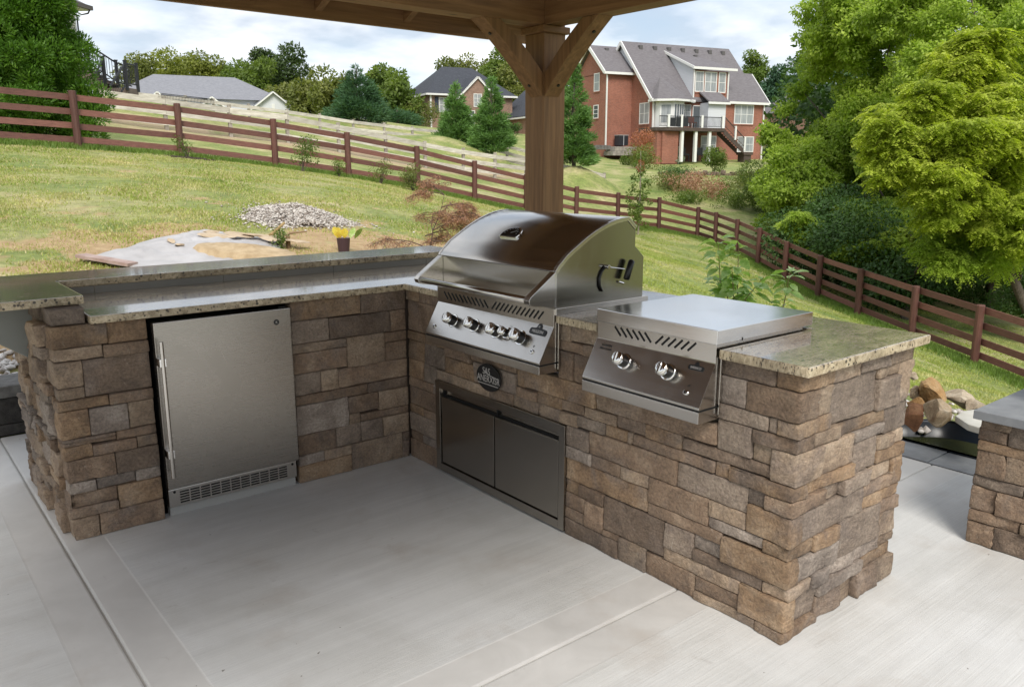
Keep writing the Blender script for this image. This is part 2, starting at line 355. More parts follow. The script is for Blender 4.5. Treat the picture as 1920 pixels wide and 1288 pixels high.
STONES = {
 'AL': [(-1615,-1415,800,888,'o',-1),(-1415,-1263,796,888,'o',-1),(-1615,-1439,748,800,'t',-1),(-1439,-1263,744,796,'b',-1),(-1615,-1519,640,748,'t',-1),(-1519,-1263,592,744,'d',-1),(-1615,-1519,592,640,'t',-1),(-1615,-1435,548,592,'o',-1),(-1435,-1263,544,592,'b',-1),(-1615,-1515,432,548,'o',-1),(-1515,-1367,432,544,'l',-1),(-1367,-1263,432,544,'t',-1),(-1615,-1423,416,432,'b',-1),(-1423,-1263,392,432,'b',-1),(-1615,-1423,400,416,'b',-1),(-1615,-1515,344,400,'o',-1),(-1515,-1347,344,392,'b',-1),(-1347,-1263,344,392,'t',-1),(-1615,-1435,248,344,'b',-1),(-1435,-1263,248,344,'d',-1),(-1615,-1515,200,248,'l',-1),(-1515,-1363,200,248,'l',-1),(-1363,-1263,196,248,'l',-1),(-1615,-1439,140,200,'b',-1),(-1615,-1439,96,140,'b',-1),(-1439,-1263,96,196,'o',-1),(-1615,-1519,0,96,'t',-1),(-1519,-1263,0,96,'b',-1)],
 'AR': [(-640,-276,792,888,'o',-1),(-276,-20,788,888,'d',-1),(-640,-448,684,792,'g',-1),(-448,-112,684,788,'d',-1),(-112,-20,680,788,'b',-1),(-640,-360,640,684,'t',-1),(-360,-148,532,684,'t',-1),(-148,-20,628,680,'b',-1),(-640,-360,540,640,'b',-1),(-148,-20,532,628,'b',-1),(-640,-504,436,540,'g',-1),(-504,-412,436,540,'t',-1),(-412,-20,436,532,'b',-1),(-640,-256,388,436,'b',-1),(-256,-20,384,436,'d',-1),(-640,-364,240,388,'l',-1),(-364,-192,296,384,'b',-1),(-192,-20,284,384,'t',-1),(-364,-300,240,296,'t',-1),(-300,-20,244,284,'b',-1),(-640,-436,140,240,'b',-1),(-436,-296,140,240,'g',-1),(-296,-172,140,244,'g',-1),(-172,-20,140,244,'t',-1),(-640,-504,88,140,'l',-1),(-504,-356,88,140,'t',-1),(-640,-356,0,88,'o',-1),(-356,-60,0,140,'t',-1),(-60,-20,92,140,'d',-1),(-60,-20,0,92,'d',-1)],
 'B': [(-125,-1,836,888,'o',-1),(-345,-125,836,888,'b',-1),(-345,-1,680,836,'b',-1),(-329,-1,632,680,'o',-1),(-149,-1,532,632,'o',-1),(-325,-149,528,632,'g',-1),(-137,-1,436,532,'o',-1),(-257,-137,436,528,'g',-1),(-225,-1,388,436,'b',-1),(-265,-225,388,436,'l',-1),(-265,-1,292,388,'b',-1),(-141,-1,248,292,'o',-1),(-265,-141,248,292,'b',-1),(-265,-1,148,248,'g',-1),(-125,-1,104,148,'b',-1),(-265,-125,104,148,'l',-1),(-265,-1,0,104,'b',-1),(-545,-329,600,660,'b',-1),(-573,-325,520,600,'o',-1),(-881,-545,620,660,'b',-1),(-881,-573,524,620,'g',-1),(-937,-881,568,660,'o',-1),(-1365,-937,576,660,'o',-1),(-685,-257,468,520,'t',-1),(-857,-685,468,524,'b',-1),(-1021,-857,468,524,'t',-1),(-1017,-881,524,568,'b',-1),(-1173,-1017,524,576,'o',-1),(-1161,-1021,468,524,'t',-1),(-1265,-1161,472,524,'t',-1),(-1305,-1173,532,576,'b',-1),(-1237,-1153,660,776,'b',-1),(-1413,-1237,660,776,'b',-1),(-1221,-1153,816,888,'t',-1),(-1413,-1221,824,888,'t',-1),(-1297,-1153,776,816,'b',-1),(-1413,-1297,776,824,'b',-1),(-1477,-1305,532,576,'t',-1),(-1433,-1365,576,660,'t',-1),(-1937,-1433,584,660,'b',-1),(-1421,-1265,484,532,'g',-1),(-1617,-1477,532,584,'d',-1),(-1789,-1617,528,584,'o',-1),(-1537,-1421,484,532,'o',-1),(-1557,-1537,484,532,'t',-1),(-1933,-1557,484,528,'b',-1),(-2145,-1789,532,576,'d',-1),(-1333,-1201,388,472,'g',-1),(-1773,-1333,388,484,'b',-1),(-2069,-1773,388,480,'g',-1),(-1349,-1201,336,388,'l',-1),(-1505,-1349,336,388,'b',-1),(-1645,-1505,336,388,'t',-1),(-1645,-1201,244,336,'o',-1),(-1917,-1645,288,388,'b',-1),(-1277,-1201,188,244,'o',-1),(-1421,-1277,188,244,'b',-1),(-1317,-1201,124,188,'b',-1),(-1421,-1317,76,188,'b',-1),(-1317,-1201,76,124,'b',-1),(-1729,-1421,100,240,'d',-1),(-1981,-1645,240,288,'b',-1),(-1505,-1201,0,76,'d',-1),(-1645,-1505,0,100,'t',-1),(-1877,-1645,0,92,'b',-1),(-1861,-1729,144,240,'g',-1),(-1981,-1861,188,240,'l',-1),(-2145,-1861,144,188,'d',-1),(-2061,-1729,92,144,'t',-1),(-2061,-1877,36,92,'b',-1),(-2129,-1877,0,36,'t',-1),(-1989,-1933,480,532,'o',-1),(-2133,-2069,428,480,'g',-1),(-2069,-1917,328,388,'t',-1),(-2137,-1917,288,328,'l',-1),(-2145,-1937,832,888,'d',-1),(-2041,-1937,736,832,'l',-1),(-2129,-1937,684,736,'g',-1),(-2161,-2129,684,736,'g',-1),(-2073,-1937,576,684,'g',-1),(-2145,-2073,576,636,'t',-1),(-2225,-2145,832,888,'o',0),(-2225,-2041,736,832,'b',1),(-2225,-2161,684,736,'o',2),(-2225,-2073,636,684,'b',3),(-2225,-2145,528,636,'t',4),(-2225,-1989,480,528,'o',5),(-2225,-2133,428,480,'b',6),(-2225,-2069,328,428,'o',7),(-2225,-2137,280,328,'o',8),(-2225,-1981,188,280,'o',9),(-2225,-2145,144,188,'t',10),(-2225,-2061,36,144,'o',11),(-2225,-2129,0,36,'o',12),(-1505,-1421,76,100,'b',-1)],
 'BE': [(0,168,832,888,'o',0),(0,92,736,832,'b',1),(0,176,684,736,'o',2),(0,84,636,684,'b',3),(0,144,528,636,'t',4),(0,60,480,528,'o',5),(0,180,428,480,'b',6),(0,48,328,428,'o',7),(0,124,280,328,'o',8),(0,44,188,280,'o',9),(0,128,144,188,'t',10),(0,40,36,144,'o',11),(0,184,0,36,'o',12),(168,344,828,888,'t',-1),(344,528,832,888,'g',-1),(528,688,832,888,'t',-1),(92,168,736,832,'t',-1),(176,468,684,828,'g',-1),(468,620,791,832,'t',-1),(468,620,680,791,'g',-1),(620,688,680,832,'t',-1),(240,540,632,680,'o',-1),(540,688,582,680,'g',-1),(84,240,636,684,'t',-1),(348,540,594,632,'l',-1),(500,608,532,582,'t',-1),(608,688,532,582,'t',-1),(144,348,528,632,'t',-1),(356,500,480,594,'g',-1),(500,688,484,532,'o',-1),(60,356,480,528,'o',-1),(180,284,424,480,'t',-1),(284,464,424,480,'g',-1),(464,616,424,480,'t',-1),(616,688,374,484,'o',-1),(48,440,328,424,'g',-1),(440,616,374,424,'b',-1),(440,688,328,374,'o',-1),(124,284,273,328,'o',-1),(284,568,191,328,'g',-1),(568,688,277,328,'b',-1),(568,688,188,277,'t',-1),(592,688,140,188,'t',-1),(424,592,140,188,'l',-1),(44,284,191,273,'l',-1),(232,424,140,191,'l',-1),(128,232,140,191,'l',-1),(472,688,90,140,'o',-1),(184,472,90,140,'l',-1),(40,184,36,140,'g',-1),(184,352,0,90,'d',-1),(352,432,0,90,'t',-1),(432,576,0,90,'d',-1),(576,688,0,90,'t',-1)],
 'P': [(-2388,-2284,488,528,'t',-1),(-2388,-2284,436,488,'b',-1),(-2736,-2388,436,528,'g',-1),(-2712,-2284,396,436,'o',-1),(-2388,-2284,292,396,'b',-1),(-2724,-2388,292,396,'t',-1),(-2464,-2284,244,292,'g',-1),(-2372,-2284,144,244,'b',-1),(-2744,-2372,144,244,'b',-1),(-2732,-2464,244,292,'b',-1),(-2468,-2284,96,144,'b',-1),(-2748,-2468,96,144,'t',-1),(-2380,-2284,0,96,'b',-1),(-2760,-2380,0,96,'d',-1),(-2840,-2760,0,528,'b',-1),(-2760,-2736,244,528,'b',-1),(-2736,-2712,396,436,'b',-1)],
}
# ------------------------------------------------------------------ terrain
FPX_POSTS = [(-75, 264, 17.8), (148, 278, 19.3), (340, 293, 20.9), (517, 314, 22.3), (654, 333, 23.8), (784, 354, 25.2), (890, 377.5, 26.7),
             (987, 398, 28.2), (1080, 418, 29.7), (1158, 426, 31.2), (1235, 431.7, 33.2), (1307, 446.5, 34.9), (1340.5, 458.8, 33.2), (1379, 476, 31.2),
             (1420, 497, 29.1), (1470, 527, 26.7), (1532, 559.5, 24.3), (1607, 593, 21.9), (1708, 636, 19.5), (1826, 684, 17.3), (1985, 750, 15.1), (2200, 850, 13)]
FP = np.array([at(*a) for a in FPX_POSTS])
W1PX = [(313, 244), (433, 257.7), (540, 268.6), (636, 286), (724, 302), (798, 315), (869, 327), (928, 334), (986, 340), (1040, 347), (1088, 355), (1132, 366)]
W1 = np.array([atY(a, b, 29.8) for a, b in W1PX])
W2PX = [(240, 216), (299, 222), (351, 225), (404, 231), (469, 239), (540, 247), (601, 255), (663, 264), (721, 270), (774, 275), (828, 279)]
W2 = np.array([atY(a, b, 42.5) for a, b in W2PX])
W2b = np.array([at(868, 288, 52), at(910, 297, 50.5), at(951, 309, 49), at(990, 320, 48), at(1030, 332, 47)])
CP = [tuple(p) for p in FP] + [tuple(p) for p in W1] + [tuple(p) for p in W2] + [tuple(p) for p in W2b]
CP += [(-7, -10, -.12), (-3, -8, -.12), (1, -6, -.12), (-6, -3, -.12), (-2, -2, -.12), (0, 0, -.12), (1.5, -3, -.12), (-6, 1.2, -.1), (-2, 1.2, -.1), (.5, 1.2, -.1),
       (-6, 2.3, .27), (-3, 2.3, .27), (-1.4, 2.4, .24), (1.2, 2.6, .16), (2.6, .8, .0), (3.0, 2.6, .08), (4, 5, .3), (1, 5.5, .56), (-3, 5.5, .62), (-7, 6, .7),
       (-3, 11, 1.15), (2.5, 7.6, .83), (3, 12, 1.25), (-8, 12, 1.3), (7.2, 4.8, -.45), (8, 9, .35), (8, 14, 1.0), (12, 10, -.35), (12, 14, .05),
       (3.0, -1.5, -.10), (2.6, -2.8, -.12), (3.6, -1.1, -.16), (3.6, -2.4, -.25), (3.2, .1, -.05), (5.5, -.7, -.62), (6.4, 1.7, -.6), (9, .2, -1.35), (11, 4, -1.45), (6, -4, -.9), (9, -8, -1.8), (16, -4, -2.9), (20, 5, -3.1), (26, 8, -3.3),
       (26, 14, -2.6), (32, 16, -2.2), (-15, 16, 2.6), (-15, 5, 1.2), (-20, 28, 4.5), (0, 24, 2.6), (6, 35, 4.2), (8.6, 36.2, 4.5), (0, 40, 5.2), (20, 24, .35), (27, 24, -.5),
       tuple(at(850, 262, 50)), tuple(at(920, 285, 47)), tuple(at(1080, 307, 42)), tuple(at(670, 228, 62)), tuple(at(806, 246, 85)), tuple(at(985, 252, 80)),
       tuple(at(511, 215, 80)), tuple(at(275, 202, 83)), tuple(at(1165, 300, 72)), tuple(at(1290, 303, 72)), tuple(at(1412, 299, 75)), tuple(at(1200, 316, 58)), tuple(at(1300, 318, 60)), tuple(at(1420, 316, 60)),
       tuple(at(1290, 323, 56)), tuple(at(1400, 322, 56)), tuple(at(1240, 345, 48)), tuple(at(1320, 358, 48)), tuple(at(1400, 380, 46)), tuple(at(1200, 372, 42)), tuple(at(1330, 410, 40)), tuple(at(1430, 440, 37)),
       (70, 20, 0.), (60, 5, -3), (90, 60, 4), (40, 110, 8), (0, 90, 8), (-60, 60, 8), (-60, 0, 2), (20, -60, -3), (-60, -60, 0), (120, 0, 0), (110, 110, 7)]
CP = np.array(CP); LS = 1.0
def _U(r): return np.where(r > 1e-6, r * r * np.log(r + 1e-12), 0)
_n = len(CP); _d = np.linalg.norm(CP[:, None, :2] - CP[None, :, :2], axis=2)
_K = _U(_d) + np.eye(_n) * .6
_P = np.c_[np.ones(_n), CP[:, :2]]
_A = np.block([[_K, _P], [_P.T, np.zeros((3, 3))]]); _w = np.linalg.solve(_A, np.r_[CP[:, 2], np.zeros(3)])
def gz(x, y):
    x = np.atleast_1d(np.asarray(x, float)); y = np.atleast_1d(np.asarray(y, float)); out = np.empty(len(x))
    for i in range(0, len(x), 20000):
        X = x[i:i + 20000]; Y = y[i:i + 20000]
        dd = np.sqrt((X[:, None] - CP[None, :, 0]) ** 2 + (Y[:, None] - CP[None, :, 1]) ** 2)
        out[i:i + 20000] = _U(dd) @ _w[:-3] + _w[-3] + _w[-2] * X + _w[-1] * Y
    rr = np.hypot(x - 20, y - 30); k = np.clip((rr - 95) / 90, 0, 1); k = k * k * (3 - 2 * k)
    out = out * (1 - k) + k * 4.0
    # level pad under the patio and the planting edge
    pad = (x < 2.3) & (x > -8) & (y < 2.04) & (y > -12)
    out = np.where(pad, np.minimum(out, -.13), out)
    pond = (x > 2.2) & (x < 3.02) & (y > -3.2) & (y < -.7)
    return np.where(pond, np.minimum(out, -.35), out)
def g1(x, y): return float(gz(x, y)[0])

def axis(a, b, fine, lo, hi):
    v = list(np.arange(lo, hi, fine)); s = fine; x = hi
    while x < b: v.append(x); s *= 1.16; x += s
    v.append(b); s = fine; x = lo - fine
    while x > a: v.insert(0, x); s *= 1.16; x -= s
    v.insert(0, a); return np.array(v)
gx = axis(-2500, 2500, .32, -9, 34); gy = axis(-2500, 2500, .32, -5, 34)
GX, GY = np.meshgrid(gx, gy); Z = gz(GX.ravel(), GY.ravel())
Z = Z + np.where((GX.ravel() > -8) & (GY.ravel() > 2), np.sin(GX.ravel() * 2.1 + np.sin(GY.ravel())) * np.sin(GY.ravel() * 1.7 + GX.ravel() * .6) * .018, 0)
nx, ny = len(gx), len(gy)
idx = np.arange(nx * ny).reshape(ny, nx)
F = np.stack([idx[:-1, :-1], idx[:-1, 1:], idx[1:, 1:], idx[1:, :-1]], -1).reshape(-1, 4)
def ground_mat():
    m = mat('lawn_ground', (.1, .12, .04), .9); t, b = NB(m); v = coords(t)
    sp = N(t, 'ShaderNodeSeparateXYZ'); t.links.new(v, sp.inputs[0])
    g = ramp(t, noise_node(t, .55, 5, .6, v, .5), [(.28, (.12, .19, .035)), (.5, (.26, .29, .085)), (.68, (.46, .40, .21))])
    g = mix(t, .9, g, ramp(t, noise_node(t, 6, 6, .7, v), [(.3, .62), (.7, 1.35)]), 'MULTIPLY')
    g = mix(t, .8, g, ramp(t, noise_node(t, 60, 3, .7, v), [(.3, .7), (.7, 1.3)]), 'MULTIPLY')
    soil = ramp(t, noise_node(t, 9, 5, .6, v), [(.3, (.36, .235, .115)), (.7, (.52, .38, .21))])
    # bare soil: patches near the patio, strip beside the white fence
    def rng_mask(ax, c, w, soft):
        mr = N(t, 'ShaderNodeMath', operation='SUBTRACT'); t.links.new(sp.outputs[ax], mr.inputs[0]); mr.inputs[1].default_value = c
        a = N(t, 'ShaderNodeMath', operation='ABSOLUTE'); t.links.new(mr.outputs[0], a.inputs[0]); dvv = N(t, 'ShaderNodeMath', operation='DIVIDE'); t.links.new(a.outputs[0], dvv.inputs[0]); dvv.inputs[1].default_value = w + soft
        return ramp(t, dvv.outputs[0], [(w / (w + soft), 1), (1.0, 0)])
    near = mix(t, 1.0, rng_mask(1, 4.6, 1.4, 3.4), rng_mask(0, -.5, 5.0, 3.5), 'MULTIPLY')
    pn = noise_node(t, .8, 5, .65, v, .4)
    pm = N(t, 'ShaderNodeMath', operation='MULTIPLY_ADD'); t.links.new(near, pm.inputs[0]); pm.inputs[1].default_value = .25; t.links.new(pn, pm.inputs[2])
    patches = ramp(t, pm.outputs[0], [(.66, 0), (.72, 1)])
    tr = rng_mask(1, 30.4, 1.0, .9); tx = rng_mask(0, 15, 14, 4); tr = mix(t, 1.0, tr, tx, 'MULTIPLY')
    trn = mix(t, 1.0, tr, ramp(t, noise_node(t, 1.2, 4, .6, v), [(.3, .35), (.55, 1)]), 'MULTIPLY')
    g = mix(t, patches, g, soil); g = mix(t, trn, g, mix(t, .5, soil, (.40, .34, .24)))
    pb = mix(t, 1.0, rng_mask(1, 1.0, .5, .9), rng_mask(0, 4.6, 1.2, .8), 'MULTIPLY')
    g = mix(t, mix(t, 1.0, pb, ramp(t, noise_node(t, 3, 4, .6, v), [(.45, 0), (.6, .8)]), 'MULTIPLY'), g, (.26, .19, .11))
    t.links.new(g, b.inputs['Base Color']); bump(t, b, noise_node(t, 45, 5, .7, v), .8, .03)
    return m
lawn = from_np('ground', np.c_[GX.ravel(), GY.ravel(), Z], F, ground_mat(), smooth=True)
struct(lawn, 'sloping green lawn with dry and bare patches')

# mown grass: short blades, denser near the patio, one object because nobody could count them
def grass(name, n, region, hmin, hmax, c, m, wid=.0042, keep=None):
    x0, x1, y0, y1 = region
    x = rng.uniform(x0, x1, n); y = rng.uniform(y0, y1, n)
    dx = x - CAM[0]; dy = y - CAM[1]; dep = dx * LOOK[0] + dy * LOOK[1]; lat = dx * RIGHT[0] + dy * RIGHT[1]
    ok = (dep > 1) & (np.abs(lat) < dep * .66 + .6)
    pad = (x < 2.35) & (y < 2.75); pond = (x > 2.1) & (x < 3.9) & (y > -3.4) & (y < -.3); ok &= ~pad & ~pond
    if keep is not None: ok &= keep(x, y)
    ok &= rng.random(n) < np.clip((c / np.maximum(dep, 1)) ** 1.15, .0, 1)
    # bare spots: thinner where a smooth noise is high
    x = x[ok]; y = y[ok]; dep = dep[ok]
    q = np.array([noise.noise((a * .75, b * .75, 3.1)) + .5 * noise.noise((a * 2.1, b * 2.1, 7.7)) for a, b in zip(x, y)])
    nearb = np.exp(-((y - 4.6) / 3.2) ** 2) * (x < 6.0)
    k2 = rng.random(len(x)) > np.clip((q + nearb * .50 - .20) * 3.0, 0, .93); x = x[k2]; y = y[k2]; dep = dep[k2]; q = q[k2]
    z = gz(x, y) - .008; n = len(x); a = rng.uniform(0, 2 * np.pi, n); h = rng.uniform(hmin, hmax, n) * (1 + .4 * q); w = wid * (1 + dep * .11)
    lean = rng.normal(0, .45, (n, 2)) * h[:, None]
    B = np.c_[x, y, z]; T = B + np.c_[lean, h]; s = np.c_[np.cos(a), np.sin(a), np.zeros(n)] * w[:, None]
    V = np.stack([B - s, B + s, T], 1).reshape(-1, 3); F = np.arange(n * 3).reshape(-1, 3)
    o = from_np(name, V, F, m); return o
GR1 = leafmat('grass_blades', (.19, .28, .05), (.34, .385, .10), (.60, .53, .28), scale=.7, trans=.3)
GR2 = leafmat('dry_grass_blades', (.40, .36, .17), (.58, .50, .29), scale=2.5, trans=.25)
# ------------------------------------------------------------------ patio slabs (recessed joints)
def slab(poly, name='patio_slab', m=None, z1=0.0, z0=-.13, bev=.008, parent_=None):
    mb = MB(); mb.prism([(x, y, z0) for x, y in poly], (0, 0, z1 - z0))
    return mb.build(name, m or CONC, parent_, bevel=bev, seg=2, origin='c')
JX, JY, G_ = -1.663, -1.795, .0035
for x0, x1 in ((-7.5, JX - G_), (JX + G_, 2.0)):
    for y0, y1 in ((-9.5, JY - G_), (JY + G_, 1.7)):
        xr = x1
        if x1 == 2.0:
            poly = [(x0, y0), (2.0, y0), (2.0, y1), (x0, y1)]
        else: poly = [(x0, y0), (x1, y0), (x1, y1), (x0, y1)]
        struct(slab(poly), 'broom finished grey concrete patio panel')
sub = MB().box(-7.5, -9.5, -.135, 2.0, 1.7, -.008).build('patio_bed', mat('joint_dirt', (.42, .41, .39), .95)); struct(sub)

# coping pavers of the pond
cop = empty('pond_coping', 'row of grey bluestone pavers edging the small pond beside the patio', 'paving', (2.12, -1.9, 0))
ys = [-.45, -.9, -1.34, -1.765, -2.2, -2.64, -3.08, -3.5]
for a, b_ in zip(ys[:-1], ys[1:]):
    slab([(2.006, b_ + .003), (2.245, b_ + .003), (2.245, a - .003), (2.006, a - .003)], 'paver', BLUESTONE, .004 + rng.uniform(-.002, .002), -.06, .004, cop)

# pond: preformed dark liner with water
pond = empty('garden_pond', 'small pond with a dark blue black moulded liner and murky green water', 'pond', (2.55, -1.9, -.1))
PO = [(2.25, -.85), (2.42, -.95), (2.50, -1.15), (2.56, -1.32), (2.66, -1.42), (2.74, -1.50), (2.78, -1.60), (2.80, -1.74), (2.88, -1.90), (2.93, -2.1), (2.92, -2.5), (2.8, -2.85), (2.5, -3.0), (2.25, -3.0)]
def smooth_poly(P, k=4):
    P = [Vector(p) for p in P]; out = []
    for i in range(len(P)):
        a, b, c, d = P[i - 1], P[i], P[(i + 1) % len(P)], P[(i + 2) % len(P)]
        for j in range(k):
            t = j / k; out.append(.5 * ((2 * b) + (-a + c) * t + (2 * a - 5 * b + 4 * c - d) * t * t + (-a + 3 * b - 3 * c + d) * t ** 3))
    return out
PP = smooth_poly([(a, b) for a, b in PO]); cx = Vector((2.5, -1.95))
mb = MB(); rings = [(1.05, .012), (1.02, .018), (1.0, .0), (.975, -.10), (.86, -.115), (.84, -.32)]
for s_, z_ in rings:
    for p in PP: q = cx + (p - cx) * s_; mb.v.append((max(q.x, 2.249), q.y, z_))
n_ = len(PP)
for i in range(len(rings) - 1):
    for k in range(n_): mb.f.append((i * n_ + k, i * n_ + (k + 1) % n_, (i + 1) * n_ + (k + 1) % n_, (i + 1) * n_ + k))
mb.f.append(tuple((len(rings) - 1) * n_ + k for k in range(n_)))
mb.build('liner', mat('pond_liner', (.006, .011, .018), .28), pond, smooth=True)
mw = mat('murky_water', (.045, .05, .022), .04, IOR=1.33)
V_ = [(max((cx + (p - cx) * .972).x, 2.25), (cx + (p - cx) * .972).y, -.088) for p in PP]
mbw = MB(); mbw.v = V_; mbw.f = [tuple(range(len(V_)))]; wtr = mbw.build('water', mw, pond)

# ------------------------------------------------------------------ rocks
def rock_mesh(name, size, seed, m, sub=3, amp=.16, flat=.0, cuts=12):
    bm = bmesh.new(); bmesh.ops.create_icosphere(bm, subdivisions=sub, radius=1)
    rr = random.Random(seed); planes = []
    for _ in range(cuts):
        d = Vector((rr.uniform(-1, 1), rr.uniform(-1, 1), rr.uniform(-1, 1))).normalized(); planes.append((d, rr.uniform(.42, .72)))
    for v in bm.verts:
        c = v.co
        for d, k in planes:
            q = c.dot(d)
            if q > k: c -= d * (q - k) * .93
        c += c.normalized() * (noise.noise(c * 1.3 + Vector((seed, 0, 0))) * amp + noise.noise(c * 4 + Vector((seed, 5, 0))) * amp * .22)
        v.co = Vector((c.x * size[0], c.y * size[1], c.z * size[2]))
    me = bpy.data.meshes.new(name); bm.to_mesh(me); bm.free(); me.materials.append(m); return me
def rockmat(name, a, b, c):
    m = mat(name, a, .9); t, bs = NB(m); v = coords(t, (1, 1, 1), 'Object', rand=19)
    col = ramp(t, noise_node(t, 6, 6, .7, v, .8), [(.3, a), (.5, b), (.7, c)])
    col = mix(t, .6, col, ramp(t, noise_node(t, 60, 4, .7, v), [(.3, .65), (.7, 1.3)]), 'MULTIPLY')
    t.links.new(col, bs.inputs['Base Color']); bump(t, bs, noise_node(t, 24, 7, .7, v, .5), .8, .02); return m
RK_OR = rockmat('orange_rock', (.33, .17, .06), (.52, .30, .12), (.62, .44, .24))
RK_TN = rockmat('tan_rock', (.30, .20, .11), (.50, .37, .23), (.66, .56, .42))
RK_PL = rockmat('pale_rock', (.38, .29, .19), (.56, .46, .33), (.70, .62, .50))
RK_RU = rockmat('rust_rock', (.14, .06, .03), (.26, .12, .055), (.36, .20, .10))
def rock(px, py, D, size, m, label, seed, tilt=(0, 0, 0), flat=False, zoff=None, name='boulder', cat='rock'):
    p = at(px, py, D)
    if zoff is not None: p = np.array([p[0], p[1], zoff])
    o = bpy.data.objects.new(name, rock_mesh(name, size, seed, m, 3 if max(size) > .06 else 2)); COL.objects.link(o); o.location = p; o.rotation_euler = tilt
    for f in o.data.polygons: f.use_smooth = False
    tag(o, label, cat, 'boulders piled round the pond')
    return o
rock(1748, 734, 4.72, (.135, .10, .085), RK_OR, 'angular orange boulder on top of the pile behind the pond', 3, (.2, .1, .4))
rock(1760, 771, 4.42, (.165, .10, .085), RK_TN, 'biggest tan boulder, oval, hanging over the back rim of the pond', 5, (.12, .15, .5))
rock(1800, 748, 4.78, (.13, .09, .06), RK_PL, 'cream boulder behind the biggest one, right of the orange one', 8, (.1, 0, .9))
rock(1828, 760, 4.66, (.12, .08, .05), RK_PL, 'flat pale boulder between the cream one and the flagstone', 11, (.2, .1, .3))
rock(1713, 782, 4.32, (.07, .075, .10), RK_RU, 'dark rust brown upright rock against the stone counter end', 13, (0, .2, 0))
rock(1718, 757, 4.55, (.06, .06, .06), RK_OR, 'small ochre rock above the rust brown one', 17)
rock(1716, 737, 4.75, (.055, .05, .06), RK_TN, 'small pinkish rock left of the orange boulder', 19)
rock(1713, 706, 5.2, (.04, .04, .035), RK_PL, 'smallest rock, at the top left of the pond pile', 23)
fl = MB().prism([tuple(at(x, y, D)) for x, y, D in ((1791, 779, 4.28), (1806, 770, 4.45), (1850, 763, 4.6), (1900, 785, 4.3), (1852, 806, 4.0), (1815, 795, 4.1))], (0, 0, -.035)).build('flagstone', simple('cream_flagstone', (.55, .52, .43), (.72, .70, .62), 7, .8), None, bevel=.008, origin='c')
tag(fl, 'thin cream flagstone overhanging the right side of the pond', 'flagstone')

def pebbles(name, P, S_, m, seed=0):
    "many loose low-poly stones in one mesh"
    base = np.array([(1, 0, 0), (0, 1, 0), (-1, 0, 0), (0, -1, 0), (0, 0, 1), (0, 0, -1), (.6, .6, .55), (-.6, .6, .55), (-.6, -.6, .5), (.6, -.6, .55)], float)
    f = [(0, 6, 9), (0, 1, 6), (1, 7, 6), (1, 2, 7), (2, 8, 7), (2, 3, 8), (3, 9, 8), (3, 0, 9), (4, 9, 6), (4, 6, 7), (4, 7, 8), (4, 8, 9), (0, 5, 1), (1, 5, 2), (2, 5, 3), (3, 5, 0)]
    n = len(P); r_ = np.random.default_rng(seed); J = base[None] * (1 + r_.uniform(-.3, .3, (n, 10, 1)))
    sc = S_[:, None, None] * np.stack([r_.uniform(.7, 1.3, n), r_.uniform(.7, 1.3, n), r_.uniform(.5, .9, n)], 1)[:, None, :]
    J = J * sc; a = r_.uniform(0, 6.28, n); c, s = np.cos(a)[:, None], np.sin(a)[:, None]
    X = J[..., 0] * c - J[..., 1] * s; Y = J[..., 0] * s + J[..., 1] * c; J = np.stack([X, Y, J[..., 2]], -1) + P[:, None]
    F = (np.array(f)[None] + (np.arange(n) * 10)[:, None, None]).reshape(-1, 3)
    return from_np(name, J.reshape(-1, 3), F, m)
def gravelmat(name, a, b, c):
    m = mat(name, a, .85); t, bs = NB(m); v = coords(t)
    vo = N(t, 'ShaderNodeTexVoronoi'); vo.inputs['Scale'].default_value = 26; t.links.new(v, vo.inputs['Vector'])
    sp = N(t, 'ShaderNodeSeparateColor'); t.links.new(vo.outputs['Color'], sp.inputs[0])
    t.links.new(ramp(t, sp.outputs[0], [(.1, a), (.45, b), (.9, c)]), bs.inputs['Base Color']); return m
GRAV = gravelmat('limestone_gravel', (.30, .25, .21), (.52, .48, .44), (.72, .69, .65))
nP = 420; a_ = rng.uniform(0, 6.28, nP); P_ = np.c_[rng.uniform(2.3, 3.4, nP), rng.uniform(-1.45, -.2, nP), np.zeros(nP)]
P_ = P_[(P_[:, 0] > 2.62 + (P_[:, 1] + 1.4) * -.2)]; P_[:, 2] = np.maximum(gz(P_[:, 0], P_[:, 1]), -.06) + .01
tag(pebbles('pond_gravel', P_, rng.uniform(.012, .04, len(P_)), GRAV, 5), 'brown and grey pebbles packed behind the pond rim', 'gravel', kind='stuff')

